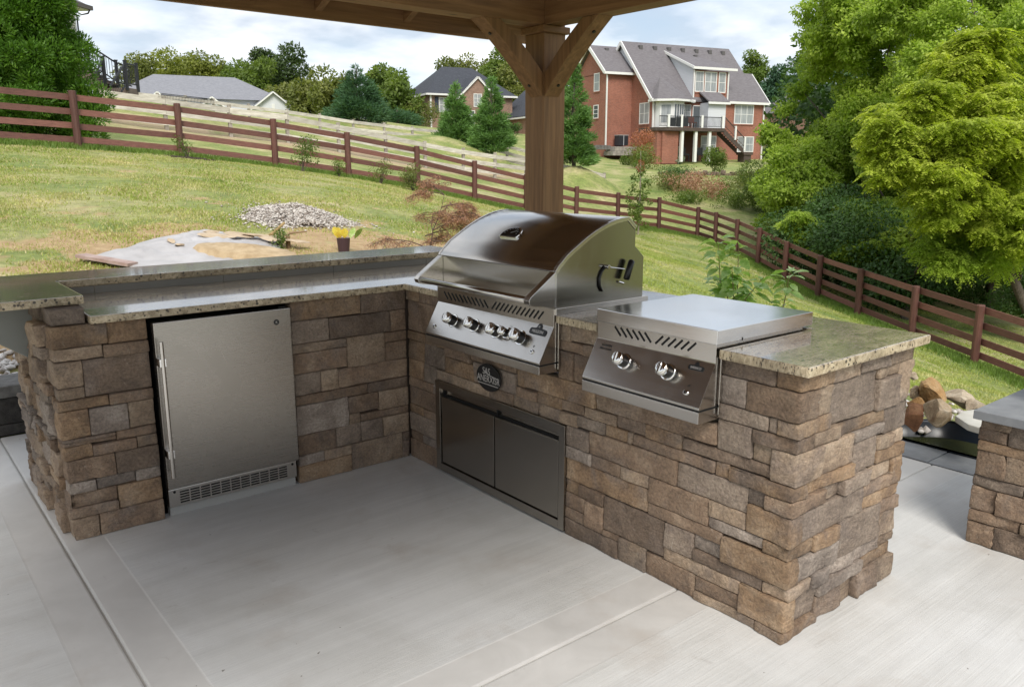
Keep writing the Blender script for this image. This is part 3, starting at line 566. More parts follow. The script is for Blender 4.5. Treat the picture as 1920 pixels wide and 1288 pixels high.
# ------------------------------------------------------------------ stone veneer
def lines(L, r, step):
    n = max(1, int(round((L - 2 * r) / step))); return [0, r] + [r + (L - 2 * r) * i / n for i in range(1, n)] + [L - r, L]
def block(p0, p1, seed, m, parent_, amp=.0028, r=.0038, step=.021, hide=(), vis=None):
    "rough hewn stone filling the box p0..p1 (world); its own object with its origin at its centre"
    p0 = Vector(p0); p1 = Vector(p1); L = p1 - p0; c = (p0 + p1) / 2
    rr = min(r, min(L) * .3); X, Y, Zs = lines(L.x, rr, step), lines(L.y, rr, step), lines(L.z, rr, step * .85)
    nx, ny, nz = len(X) - 1, len(Y) - 1, len(Zs) - 1; vid = {}; vs = []; fs = []
    if vis is None: vis = [s_ for s_ in ('-x', '-y') if s_ not in hide and ('+' + s_[1]) in hide] or ['-x', '-y']
    off = Vector((seed * 3.1, seed * 1.7, seed * .9))
    def vert(i, j, k):
        if (i, j, k) in vid: return vid[(i, j, k)]
        q = Vector((X[i], Y[j], Zs[k])); e = [(i in (0, nx)), (j in (0, ny)), (k in (0, nz))]; sg = [(1 if i == 0 else -1), (1 if j == 0 else -1), (1 if k == 0 else -1)]
        pull = {0: 0, 1: 0, 2: .32, 3: .46}[sum(e)] * rr
        for a in range(3):
            if e[a]: q[a] += sg[a] * pull
        w = p0 + q; d = noise.noise_vector(w * 11 + off) * amp * 1.5 + noise.noise_vector(w * 34 + off) * amp * .8
        big = noise.noise(w * 7 + off * 2) * amp * 2.2 + abs(noise.noise(Vector((w.x * 16, w.y * 16, w.z * 45)) + off)) * amp * 1.5
        for a in range(3):
            face = ('-' if sg[a] > 0 else '+') + 'xyz'[a]
            if e[a] and face in vis: d[a] = d[a] * 1.2 + big * -sg[a]
            elif e[a]: d[a] *= .25
            else: d[a] *= .35
        vs.append(w + d - c); vid[(i, j, k)] = len(vs) - 1; return vid[(i, j, k)]
    def quad(a, b, c_, d): fs.append((a, b, c_, d))
    for i in range(nx):
        for k in range(nz):
            if '-y' not in hide: quad(vert(i, 0, k), vert(i + 1, 0, k), vert(i + 1, 0, k + 1), vert(i, 0, k + 1))
            if '+y' not in hide: quad(vert(i + 1, ny, k), vert(i, ny, k), vert(i, ny, k + 1), vert(i + 1, ny, k + 1))
    for j in range(ny):
        for k in range(nz):
            if '-x' not in hide: quad(vert(0, j + 1, k), vert(0, j, k), vert(0, j, k + 1), vert(0, j + 1, k + 1))
            if '+x' not in hide: quad(vert(nx, j, k), vert(nx, j + 1, k), vert(nx, j + 1, k + 1), vert(nx, j, k + 1))
    for i in range(nx):
        for j in range(ny):
            quad(vert(i, j, nz), vert(i + 1, j, nz), vert(i + 1, j + 1, nz), vert(i, j + 1, nz)); quad(vert(i, j + 1, 0), vert(i + 1, j + 1, 0), vert(i + 1, j, 0), vert(i, j, 0))
    me = bpy.data.meshes.new('stone'); me.from_pydata([tuple(v) for v in vs], [], fs); me.update()
    return link('stone', me, m, parent_, True, tuple(c))
island = empty('kitchen_island', 'L shaped outdoor kitchen island faced in brown ledge stone with granite counters', 'kitchen island', (0, 0, 0))
sr = random.Random(4); J_ = .0013
def prot(): return sr.uniform(-.007, .008)
seed = 0
core = MB()
# left leg
core.box(-1.585, .03, .0, -1.30, .90, .885); core.box(-.615, .03, 0, .0, .90, .885); core.box(-1.30, .70, 0, -.615, .90, .885)
core.box(-1.585, .10, .885, -1.485, .90, .954)
core.box(0.0, .03, 0, .66, .60, .885)
# grill leg
core.box(.03, -1.19, 0, .66, .03, .46); core.box(.03, -.34, .46, .66, .03, .885); core.box(.03, -2.19, 0, .66, -1.19, .64)
core.box(.03, -1.40, .64, .66, -1.165, .885); core.box(.03, -2.19, .64, .66, -1.95, .885)
core.build('mortar_core', MORTAR, island)
recess = MB(); recess.box(-1.30, .05, .0, -.615, .69, .004); recess.box(-1.30, .62, .0, -.615, .695, .885)
recess.build('fridge_niche', DARK, island)
LAc = -1.615
dA = {}
for (u0, u1, z0, z1, c, K) in STONES['AL']:
    seed += 1; pr = prot()
    if u0 <= -1610:
        d = sr.choice((.07, .10, .14, .19)); dA[seed] = (z0, z1, d)
        block((u0 / 1000 - abs(pr) * .6 + J_, -.008 + pr * .7, z0 / 1000 + J_), (u1 / 1000 - J_, d - J_, z1 / 1000 - J_), seed, ST[c], island, amp=.006)
    else: block((u0 / 1000 + J_, -.008 + pr, z0 / 1000 + J_), (u1 / 1000 - J_, .045, z1 / 1000 - J_), seed, ST[c], island, hide=('+y',))
seed += 1; block((-1.612, .0, .891), (-1.488, .16, .953), seed, ST['g'], island)
for (u0, u1, z0, z1, c, K) in STONES['AR']:
    seed += 1; pr = prot(); block((u0 / 1000 + J_, -.004 + pr * .7, z0 / 1000 + J_), (u1 / 1000 - J_, .045, z1 / 1000 - J_), seed, ST[c], island, hide=('+y',))
# left end, seen at a grazing angle: courses follow the corner stones
cs = sorted(dA.values())
for (z0, z1, d) in cs:
    y = d; h = (z1 - z0) / 1000
    while y < .90:
        w = sr.uniform(.10, .30); y1 = min(.92, y + w)
        if .92 - y1 < .06: y1 = .92
        seed += 1; pr = sr.uniform(.0, .035)
        block((LAc - pr, y + J_, z0 / 1000 + J_), (-1.57, y1 - J_, z1 / 1000 - J_), seed, ST[sr.choice('tgbtol')], island, amp=.007, hide=('+x',)); y = y1
for y, y1 in ((.16, .45), (.45, .7), (.7, .92)):
    seed += 1; block((LAc - .01, y + J_, .891), (-1.57, y1 - J_, .953), seed, ST[sr.choice('gbt')], island, hide=('+x',))
kx = {K: (u1 / 1000, z0, z1) for (u0, u1, z0, z1, c, K) in STONES['BE'] if K >= 0}
for (u0, u1, z0, z1, c, K) in STONES['B']:
    seed += 1; pr = prot()
    if K >= 0:
        block((-.018 + pr * .6, -2.232 - abs(pr) * .7, z0 / 1000 + J_), (kx[K][0] - J_, u1 / 1000 - J_, z1 / 1000 - J_), seed, ST[c], island, amp=.0042, r=.0045)
    else: block((-.012 + pr * .75, u0 / 1000 + J_, z0 / 1000 + J_), (.04, u1 / 1000 - J_, z1 / 1000 - J_), seed, ST[c], island, hide=('+x',))
for (u0, u1, z0, z1, c, K) in STONES['BE']:
    if K >= 0: continue
    seed += 1; pr = sr.uniform(-.012, .013)
    block((u0 / 1000 + J_, -2.228 - pr, z0 / 1000 + J_), ((u1 / 1000 - J_) + (sr.uniform(0, .022) if u1 > 670 else 0), -2.17, z1 / 1000 - J_), seed, ST[c], island, amp=.0045, r=.0045, hide=('+y',))

def top(poly, z0, z1, name, lab=None):
    mb = MB(); mb.prism([(x, y, z0) for x, y in poly], (0, 0, z1 - z0)); o = mb.build(name, GRAN, island, bevel=.006, seg=2)
    if lab: o['label'] = lab
    return o
top([(-1.478, -.042), (-.042, -.042), (-.042, -.333), (.50, -.333), (.50, -1.162), (-.042, -1.162), (-.042, -1.392), (.50, -1.392), (.50, -1.948), (-.042, -1.948),
     (-.042, -2.268), (.728, -2.268), (.728, .61), (-1.478, .61)], .889, .921, 'countertop', 'L shaped speckled granite work surface')
top([(-2.35, .072), (-1.470, .072), (-1.470, .594), (.76, .594), (.76, .952), (-2.35, .952)], .956, .990, 'raised_bar_top', 'raised L shaped speckled granite bar ledge')
for a, b_ in ((-1.468, -1.32), (-1.32, -.72), (-.72, -.11), (-.11, .50), (.50, .73)):
    MB().box(a + .001, .600, .9215, b_ - .001, .612, .9555).build('backsplash_tile', simple('taupe_tile' + str(a), (.20, .195, .175), (.235, .225, .20), 4, .4, .05), island)
MB().prism([(-1.600, .36, .954), (-1.600, .36, .700), (-1.625, .36, .690), (-1.95, .36, .925), (-1.95, .36, .954)], (0, .045, 0)).build('bracket', mat('painted_steel_bracket', (.24, .25, .235), .55), island, bevel=.003)

# ------------------------------------------------------------------ access doors
ad = empty('access_doors', 'pair of brushed steel access doors under the large grill', 'cabinet doors', (-.02, -.73, 0))
Y0, Y1, Z0, Z1 = -.262, -1.203, .012, .470
fr = MB(); X0_, X1_ = -.022, .02
fr.box(X0_, Y0, Z0, X1_, -.300, Z1); fr.box(X0_, -1.168, Z0, X1_, Y1, Z1); fr.box(X0_, -.300, Z0, X1_, -1.168, .050); fr.box(X0_, -.300, .434, X1_, -1.168, Z1)
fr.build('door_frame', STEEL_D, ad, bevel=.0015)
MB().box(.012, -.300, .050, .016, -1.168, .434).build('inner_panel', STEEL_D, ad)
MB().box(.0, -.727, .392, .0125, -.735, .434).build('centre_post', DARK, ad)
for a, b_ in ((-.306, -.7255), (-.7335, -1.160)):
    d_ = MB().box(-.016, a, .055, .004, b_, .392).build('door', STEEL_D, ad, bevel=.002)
    MB().box(.004, a, .3890, .0118, b_, .398).build('finger_pull', DARK, d_)
for a, b_, c, d in ((-.300, .0505, -.305, .4335), (-.726, .0505, -.733, .392), (-1.161, .0505, -1.1675, .4335), (-.305, .0505, -1.161, .0545)):
    MB().box(.0015, a, b_, .0115, c, d).build('door_gap', DARK, ad)

# ------------------------------------------------------------------ knobs
NRM = Vector((-.877, 0, .480)); DWN = Vector((-.480, 0, -.877))
def knob(cen, s, p):
    cen = Vector(cen); base = cen - NRM * .05 * s; k = bpy.data.objects.new('knob', None)
    def dish(a, r0, b, r1, m, nm, par, n=28, ring=None):
        mb = MB(); mb.tube([base + NRM * a, base + NRM * (a + .0005), base + NRM * b], [r0 * .97, r0, r1], n); return mb.build(nm, m, par, smooth=False)
    body = MB(); body.tube([base + NRM * .012 * s, base + NRM * .036 * s], [.0195 * s, .0185 * s], 28); kb = body.build('knob', BLACK, p, bevel=.001)
    fl_ = MB(); fl_.tube([base, base + NRM * .003 * s, base + NRM * .006 * s, base + NRM * .012 * s], [.030 * s, .030 * s, .0265 * s, .024 * s], 32); fl_.build('bezel', CHROME, kb, bevel=.001, smooth=True)
    cp = MB(); cp.tube([base + NRM * .036 * s, base + NRM * .046 * s, base + NRM * .0500 * s, base + NRM * .0515 * s], [.0205 * s, .0205 * s, .018 * s, .010 * s], 32); cp.build('cap', CHROME, kb, smooth=True)
    q = base + NRM * .0525 * s; MB().bar(q - DWN * .016 * s, q + DWN * .016 * s, .006 * s, .007 * s, tuple(NRM)).build('grip', CHROME, kb, bevel=.0015)
    e = base - DWN * .037 * s + NRM * .0008; MB().tube([e, e + NRM * .0008], .0022, 8).build('index_dot', PRINT, kb)
    return kb
def slots(xs, z0, z1, p, slant, w=.0075):
    for y in xs:
        a = Vector((-.0456, y + slant, z1)); b = Vector((-.0456, y - slant, z0))
        MB().bar(a, b, w, .0022, (1, 0, 0)).build('vent_slot', DARK, p, bevel=.0009)
def logo(cen, w, body, p, s=1.0, ts=.0125):
    cen = Vector(cen); u = Vector((0, -1, 0)); v = -DWN; pts = []
    prof = [(-.5, -.06), (-.5, .06), (-.44, .13), (-.22, .15), (-.14, .17), (-.10, .30), (0, .36), (.10, .30), (.14, .17), (.22, .15), (.44, .13), (.5, .06), (.5, -.06), (.44, -.13), (-.44, -.13)]
    o = MB().prism([tuple(cen + u * a * w + v * b * w + NRM * .0006) for a, b in prof], tuple(NRM * .0018)).build('maker_badge', BLACK, p)
    text('lettering', body, ts, tuple(cen + NRM * .0028), u, v, SILVER_INK, o, sx=.85)
    return o

# ------------------------------------------------------------------ large grill
gr = empty('gas_grill', 'large built in steel gas grill with domed lid and five knobs', 'grill', (0, -.75, .9))
GY0, GY1 = -.337, -1.157
body = MB(); body.prism([(-.045, GY0, .945), (-.045, GY0, .872), (-.120, GY0, .735), (-.120, GY0, .728), (.02, GY0, .728), (.46, GY0, .80), (.46, GY0, .945)], (0, GY1 - GY0, 0))
body.build('control_box', STEEL, gr, bevel=.0015)
MB().box(-.117, GY0 - .001, .722, .015, GY1 + .001, .7285).build('shadow_gap', DARK, gr)
MB().box(-.121, GY0, .688, .02, GY1, .722).build('drip_tray', STEEL, gr, bevel=.0015)
MB().box(-.028, GY1 - .010, .70, -.020, GY1 - .006, .90).build('side_trim', STEEL, gr)
MB().box(-.028, GY0 + .001, .71, -.0, GY0 + .004, .888).build('side_trim', STEEL, gr)
MB().box(-.040, GY0 + .012, .919, .495, GY1 - .008, .947).build('tray_rim', STEEL, gr, bevel=.002)
prof = [(-.036, 1.090), (-.020, 1.110), (.0, 1.127), (.022, 1.147), (.055, 1.168), (.092, 1.190), (.135, 1.215), (.178, 1.236), (.215, 1.251), (.255, 1.265), (.295, 1.275), (.331, 1.281), (.369, 1.284)]
back = [(.415, 1.243), (.415, 1.165), (.470, 1.117), (.470, .947)]
sp_ = prof + back + [(-.034, .947)]
for ya, yb in ((GY0 - .004, GY0 - .010), (GY1 + .010, GY1 + .004)):
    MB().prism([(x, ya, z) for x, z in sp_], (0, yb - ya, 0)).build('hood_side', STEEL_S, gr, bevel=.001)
skin = MB(); o2 = []; pr3 = prof + [(.4165, 1.2435)]
def offs(P, d):
    out = []
    for i in range(len(P)):
        a = Vector(P[max(i - 1, 0)]); b = Vector(P[min(i + 1, len(P) - 1)]); t_ = (b - a).normalized(); out.append((P[i][0] - t_.y * d, P[i][1] + t_.x * d))
    return out
outer = offs(pr3, .004); inner = offs(pr3, -.003)
skin.prism([(x, GY0, z) for x, z in outer] + [(x, GY0, z) for x, z in inner[::-1]], (0, GY1 - GY0, 0))
sk = skin.build('hood', STEEL_H, gr, bevel=.0008)
for f in sk.data.polygons: f.use_smooth = abs(f.normal.y) < .5 and f.area > .004
# edge band at both ends
for y in (GY0, GY1):
    bd = MB(); bd.prism([(x, y + .001, z) for x, z in offs(pr3, .0052)] + [(x, y + .001, z) for x, z in offs(pr3, -.012)[::-1]], (0, -.014 if y > -.5 else .014, 0)); bd.build('hood_edge', STEEL, gr, bevel=.001)
MB().prism([(.415, GY0 - .01, 1.243), (.415, GY0 - .01, 1.165), (.470, GY0 - .01, 1.117), (.470, GY0 - .01, .947), (.464, GY0 - .01, .947), (.464, GY0 - .01, 1.114), (.409, GY0 - .01, 1.162), (.409, GY0 - .01, 1.243)], (0, GY1 - GY0 + .02, 0)).build('hood_back', STEEL, gr)
MB().box(-.036, GY0 - .002, .948, -.030, GY1 + .002, 1.089).build('hood_front', STEEL, gr)
for y in (GY0, GY1 + .034):
    MB().prism([(-.0365, y, 1.092), (-.165, y, 1.004), (-.176, y, .990), (-.170, y, .974), (-.150, y, .966), (-.0365, y, .948)], (0, -.034, 0)).build('handle_arm', STEEL, gr, bevel=.002)
h_ = MB(); h_.tube([(-.158, GY0 - .034, .988), (-.158, GY1 + .034, .988)], .0135, 24); h_.build('handle', STEEL, gr, smooth=True)
ys_ = np.linspace(-.405, -.712, 11); slots(ys_, .892, .924, gr, .0155)
ys_ = np.linspace(-.770, -1.078, 12); slots(ys_, .892, .926, gr, -.016)
for c, s in (((-.124, -.510, .832), 1.25), ((-.123, -.672, .834), 1.25), ((-.124, -.831, .832), 1.25), ((-.123, -.910, .833), .95), ((-.124, -.991, .832), 1.3)): knob(c, s, gr)
def button(c, p):
    c = Vector(c); b = MB().tube([c, c + NRM * .006], [.0095, .0085], 18).build('button', CHROME, p, bevel=.001)
    MB().tube([c + NRM * .0062, c + NRM * .0075], .004, 12).build('button_face', BLACK, b)
button((-.103, -.390, .767), gr); button((-.101, -1.09, .769), gr)
text('ignition_mark', 'ı?', .013, tuple(Vector((-.090, -1.089, .789)) + NRM * .0012), (0, -1, 0), -DWN, PRINT, gr)
logo((-.0615, -1.080, .8435), .100, 'MIGLEONI', gr, ts=.0175)
text('badge_initial', 'Ø', .011, tuple(Vector((-.0615, -1.080, .8435)) - DWN * .021 + NRM * .0028), (0, -1, 0), -DWN, SILVER_INK, gr)
# thermometer: D shaped chrome bezel on the lid
T_ = Vector((.091 - .112, 0, 1.190 - 1.200)); tx = Vector((.092 - .055, 0, 1.190 - 1.168)).normalized(); tn = Vector((-tx.z, 0, tx.x)); tu = Vector((0, -1, 0)); c0 = Vector((.112, -.712, 1.2025))
def dshape(rx, ry, k=20):
    return [(math.cos(a) * rx, math.sin(a) * ry) for a in np.linspace(-.12 * math.pi, 1.12 * math.pi, k)]
def dplate(rx, ry, h0, h1, m, nm, p, bev=.0015):
    P = [c0 + tu * a + tx * (b - .018) + tn * h0 for a, b in dshape(rx, ry)]; return MB().prism([tuple(q) for q in P], tuple(tn * (h1 - h0))).build(nm, m, p, bevel=bev)
th = dplate(.062, .054, -.01, .013, CHROME, 'thermometer', gr, .003); dplate(.053, .045, .0131, .0150, GLASSDARK, 'dial', th)
for a in np.linspace(.12, math.pi - .12, 9):
    q = c0 + tu * math.cos(a) * .040 + tx * (math.sin(a) * .038 - .018) + tn * .0152; r_ = (tu * math.cos(a) + tx * math.sin(a)) * .004
    MB().bar(q - r_, q + r_, .0012, .0006, tuple(tn)).build('dial_mark', SILVER_INK, th)
MB().bar(c0 + tn * .0156 - tx * .012, c0 + tn * .0156 + tu * .026 + tx * .006, .0014, .0008, tuple(tn)).build('needle', SILVER_INK, th)
# side latch
ys2 = GY1 - .0015
MB().tube([(.232, ys2, 1.090), (.212, ys2, 1.072), (.201, ys2, 1.045), (.203, ys2, 1.015), (.217, ys2, .992)], .0055, 10).build('latch_arc', BLACK, gr, smooth=True)
MB().tube([(.236, ys2 - .014, 1.091), (.330, ys2 - .018, 1.076)], .0022, 8).build('latch_rod', CHROME, gr)
MB().tube([(.236, ys2 + .002, 1.092), (.236, ys2 - .020, 1.092)], .008, 14).build('latch_pivot', CHROME, gr, bevel=.001)
MB().tube([(.339, ys2 - .02, 1.030), (.340, ys2 - .02, 1.034), (.355, ys2 - .02, 1.072), (.369, ys2 - .02, 1.106), (.371, ys2 - .02, 1.111)], [.008, .0135, .0135, .0135, .008], 16).build('latch_handle', BLACK, gr, smooth=True)
MB().tube([(.318, ys2, 1.022), (.334, ys2 - .012, 1.016)], .005, 10).build('latch_bolt', CHROME, gr)

# ------------------------------------------------------------------ side burner
sb = empty('side_burner', 'smaller built in steel side burner with flat cover and two knobs', 'burner', (0, -1.67, .9))
BY0, BY1 = -1.400, -1.940
MB().prism([(-.045, BY0, .977), (-.045, BY0, .872), (-.120, BY0, .735), (-.120, BY0, .728), (.02, BY0, .728), (.45, BY0, .80), (.45, BY0, .93), (.45, BY0, .977)], (0, BY1 - BY0, 0)).build('control_box', STEEL, sb, bevel=.0015)
MB().box(-.117, BY0 - .001, .7215, .015, BY1 + .001, .7285).build('shadow_gap', DARK, sb)
MB().box(-.121, BY0, .682, .02, BY1, .7215).build('drip_tray', STEEL, sb, bevel=.0015)
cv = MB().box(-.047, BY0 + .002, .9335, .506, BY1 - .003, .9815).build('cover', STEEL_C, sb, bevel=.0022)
MB().box(.085, BY1 - .0045, .9335, .089, BY1 - .0028, .943).build('cover_notch', DARK, cv)
MB().box(-.028, BY1 - .010, .70, -.020, BY1 - .006, .888).build('side_trim', STEEL, sb)
slots(np.linspace(-1.504, -1.648, 6), .896, .927, sb, .015); slots(np.linspace(-1.700, -1.841, 6), .896, .927, sb, -.0165)
for c in ((-.120, -1.568, .839), (-.119, -1.770, .840)): knob(c, 1.18, sb)
button((-.100, -1.870, .771), sb); text('ignition_mark', 'r?', .013, tuple(Vector((-.088, -1.872, .792)) + NRM * .0012), (0, -1, 0), -DWN, PRINT, sb)
logo((-.0585, -1.874, .847), .062, 'SHDSACO', sb, ts=.0115)
for k, s in enumerate(('LE BTUM', 'HACOOOIX')): text('printed_note', s, .0125 - .002 * k, tuple(Vector((-.0555, -1.462, .852)) + DWN * .013 * k + NRM * .0012), (0, -1, 0), -DWN, PRINT, sb)

# ------------------------------------------------------------------ oval plaque
plq = empty('oval_plaque', 'black oval plaque with raised lettering on the stone under the large grill', 'sign', (-.03, -.715, .57))
def oval(rx, rz, x, k=40): return [(x, -.713 - math.cos(a) * rx, .5735 + math.sin(a) * rz) for a in np.linspace(0, 2 * math.pi, k, endpoint=False)]
MB().prism(oval(.088, .062, -.030), (-.006, 0, 0)).build('plate', BLACK, plq, bevel=.001)
XP = -.0372
text('lettering', 'SAS', .044, (XP, -.700, .6005), (0, -1, 0), (0, 0, 1), SILVER_INK, plq, sx=.8)
text('lettering', 'ANERXISR', .044, (XP, -.714, .566), (0, -1, 0), (0, 0, 1), SILVER_INK, plq, sx=.82)
MB().box(XP, -.640, .541, XP - .0008, -.787, .5445).build('underline', SILVER_INK, plq)
MB().tube([(XP - .0006, -.688, .603), (XP - .0006, -.706, .590), (XP - .0006, -.730, .586), (XP - .0006, -.776, .580)], .0014, 6).build('swoosh', SILVER_INK, plq)

# ------------------------------------------------------------------ fridge
fg = empty('fridge', 'under counter brushed steel fridge with a tall bar handle', 'fridge', (-.95, 0, 0))
FX0, FX1 = -1.2485, -.6526
MB().box(FX0 + .006, .0, .045, FX1 - .006, .60, .858).build('cabinet', mat('fridge_body', (.03, .03, .03), .5), fg)
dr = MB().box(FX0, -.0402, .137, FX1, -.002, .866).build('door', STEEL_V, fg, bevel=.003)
MB().tube([(-1.236, -.088, .205), (-1.236, -.088, .795)], .0085, 16).build('handle', STEEL, dr, bevel=.001, smooth=False)
for z in (.308, .705):
    MB().box(-1.2495, -.091, z - .017, -1.222, -.040, z + .017).build('handle_bracket', CHROME, dr, bevel=.002)
bdg = MB().tube([(-.722, -.0405, .808), (-.722, -.0430, .808)], .0125, 24).build('badge', BLACK, dr); text('monogram', 'K', .015, (-.722, -.0434, .808), (1, 0, 0), (0, 0, 1), SILVER_INK, bdg)
MB().box(-.70, -.020, .868, -.665, .0, .872).build('hinge', BLACK, fg)
gl = MB().box(FX0 + .002, -.028, .052, FX1 - .010, -.004, .132).build('grille', STEEL, fg, bevel=.0015)
for i in range(11):
    x0 = -1.200 + i * (.496 / 11)
    for k in range(5):
        z = .064 + k * .0118; MB().box(x0, -.0288, z, x0 + .039, -.0279, z + .0062).build('grille_slot', DARK, gl)
for x in (-1.222, -.682): MB().tube([(x, -.0279, .119), (x, -.029, .119)], .006, 10).build('screw', DARK, gl)
MB().box(FX0 + .012, .010, .0, FX1 - .002, .05, .049).build('kick_plate', mat('kick_plate_grey', (.36, .355, .34), .6), fg)

# ------------------------------------------------------------------ low stone pier
pier = empty('stone_pier', 'low square stone pier with a grey bluestone cap at the right edge', 'pier', (1.5, -2.56, 0))
MB().box(1.245, -2.80, 0, 1.74, -2.31, .526).build('mortar_core', MORTAR, pier)
PZ = STONES['P']
for (u0, u1, z0, z1, c, K) in PZ:
    seed += 1; pr = prot(); a = max(u0, -2840); corner = u1 >= -2290
    block((1.213 + pr * .7, a / 1000 + J_, z0 / 1000 + J_), (1.30 if not corner else 1.21 + sr.uniform(.08, .2), u1 / 1000 - J_ + (abs(pr) if corner else 0), z1 / 1000 - J_), seed, ST[c], pier, amp=.005)
for k in range(6):
    x = 1.40; z0 = k * .088
    while x < 1.76:
        x1 = min(1.765, x + sr.uniform(.1, .2)); x1 = 1.765 if 1.765 - x1 < .06 else x1
        seed += 1; block((x + J_, -2.34, z0 + J_), (x1 - J_, -2.285 + prot() * .6, z0 + .088 - J_), seed, ST[sr.choice('tgb')], pier, hide=('-y',)); x = x1
for k in range(6):
    x = -2.835; z0 = k * .088
    while x < -2.36:
        x1 = min(-2.35, x + sr.uniform(.12, .22)); x1 = -2.35 if -2.35 - x1 < .06 else x1
        seed += 1; block((1.70, x + J_, z0 + J_), (1.765, x1 - J_, z0 + .088 - J_), seed, ST[sr.choice('tgb')], pier, hide=('-x',)); x = x1
slab([(1.172, -2.88), (1.81, -2.88), (1.81, -2.268), (1.172, -2.268)], 'cap_stone', BLUESTONE, .562, .527, .003, pier)

# ------------------------------------------------------------------ low block wall behind
rw = empty('retaining_wall', 'low charcoal concrete block retaining wall behind the bar', 'wall', (-2.5, 1.85, 0))
for r_, (z0, z1, w, ofs) in enumerate(((.002, .068, .42, .1), (.068, .222, .30, .22))):
    x = -4.6 - ofs
    while x < 1.0:
        seed += 1; block((x + .002, 1.70 + .004 * r_, z0 + .001), (x + w - .002, 1.98, z1 - .001), seed, RETBLOCK, rw, amp=.003, r=.006, step=.05); x += w
    if r_ == 1:
        x = -4.9
        while x < 1.0:
            seed += 1; block((x + .002, 1.692, .223), (x + .60 - .002, 2.0, .292), seed, RETCAP if True else RETBLOCK, rw, amp=.0025, r=.006, step=.06); x += .60
nP = 2600; P_ = np.c_[rng.uniform(-4.6, 1.2, nP), rng.uniform(2.0, 2.8, nP), np.zeros(nP)]; P_ = P_[rng.random(nP) > np.clip((P_[:, 1] - 2.35) * 1.6, 0, .95)]; P_[:, 2] = gz(P_[:, 0], P_[:, 1]) + .012
tag(pebbles('gravel_strip', P_, rng.uniform(.012, .038, len(P_)), GRAV, 8), 'strip of pale loose gravel behind the block wall', 'gravel', kind='stuff')
MB().box(-5, 1.98, -.1, 1.0, 2.08, .24).build('wall_backfill', SOIL, rw)
# ------------------------------------------------------------------ pavilion
pv = empty('pavilion', 'open cedar pavilion roof with post, beams and braces over the kitchen', 'pavilion', (1.49, .666, 0))
PX, PY, PS = 1.398, .574, .184
BZ, BH, BW = 2.36, .24, .14
EX0, EX1 = -3.5, 1.85; RY = -.95; EY = 1.22; S_L = .42
posts = [(1.398, .574, -.10), (-3.2, .574, 0.0), (1.398, -2.656, .562), (-3.2, -2.656, 0.0)]
for (x, y, z0) in posts:
    po = MB().box(x, y, z0, x + PS, y + PS, BZ - .045).build('post', CEDAR['z'], pv, bevel=.006)
    MB().box(x - .022, y - .022, BZ - .045, x + PS + .022, y + PS + .022, BZ - .001).build('post_collar', CEDAR['x'], po, bevel=.008)
yo = PY + PS; xo = PX + PS
for y in (PY, -2.656):
    MB().box(-3.35, y, BZ, PX + BW + .04, y + BW, BZ + BH).build('beam', CEDAR['x'], pv, bevel=.004)
for x in (PX + .001, -3.2):
    MB().box(x, -2.656 + BW + .002, BZ + .001, x + BW, PY - .002, BZ + BH - .002).build('beam', CEDAR['y'], pv, bevel=.004)
def brace(x, y, d, ax):
    "curved knee brace from the post (x,y at its lower inside corner) along +-ax"
    L, Hh, w = .475, .433, .125; low = []; upp = []
    for t in np.linspace(0, 1, 8):
        s = L * t; z = BZ - Hh + Hh * t; bow = math.sin(t * math.pi) * .020
        low.append((s - bow * .68, z + bow * .73))
    for t in np.linspace(1, 0, 8):
        s = (L - .0) * t; z = BZ - Hh + .145 + (Hh - .145) * t; bow = math.sin(t * math.pi) * .020
        upp.append((max(0, s * (L - .135) / L - bow * .4), z + bow * .4))
    P = low + upp; th = .125
    if ax == 'x': poly = [(x + d * a, y + .006, z) for a, z in P]; vec = (0, th, 0)
    else: poly = [(x + .006, y + d * a, z) for a, z in P]; vec = (th, 0, 0)
    br = MB().prism(poly, vec).build('brace', CEDAR['z'], pv, bevel=.004)
    for t in (.14, .80):
        s = L * t - .01; z = BZ - Hh + Hh * t + .012; nx_ = -.67 * -1
        c = Vector((x + d * s, y + .07, z)) if ax == 'x' else Vector((x + .07, y + d * s, z))
        n = Vector((d * .68, 0, -.73)) if ax == 'x' else Vector((0, d * .68, -.73))
        MB().tube([c - n * .004, c + n * .0125], [.011, .0105], 10).build('bolt', BLACK, br)
brace(1.398, .574, -1, 'x'); brace(1.398, .574, -1, 'y'); brace(-3.2 + PS, .574, 1, 'x'); brace(1.398, -2.656 + PS, 1, 'y')
def zr(y): return BZ + BH + .005 + S_L * ((PY + BW / 2 - RY) - abs(y - RY))      # underside of rafters' seat line
def rafter(x, sgn, w=.045, hgt=.15, nm='rafter'):
    yE = RY + sgn * (EY - RY); y0 = RY + sgn * .0
    a0 = zr(yE); a1 = zr(RY)
    return MB().prism([(x, yE, a0 + .03), (x, yE, a0 + hgt + .03), (x, y0, a1 + hgt + .03), (x, y0, a1 + .03)], (w, 0, 0)).build(nm, CEDAR['y'], pv)
xr = EX0
while xr < EX1 - .05:
    for s in (1, -1): rafter(xr, s)
    xr += .61
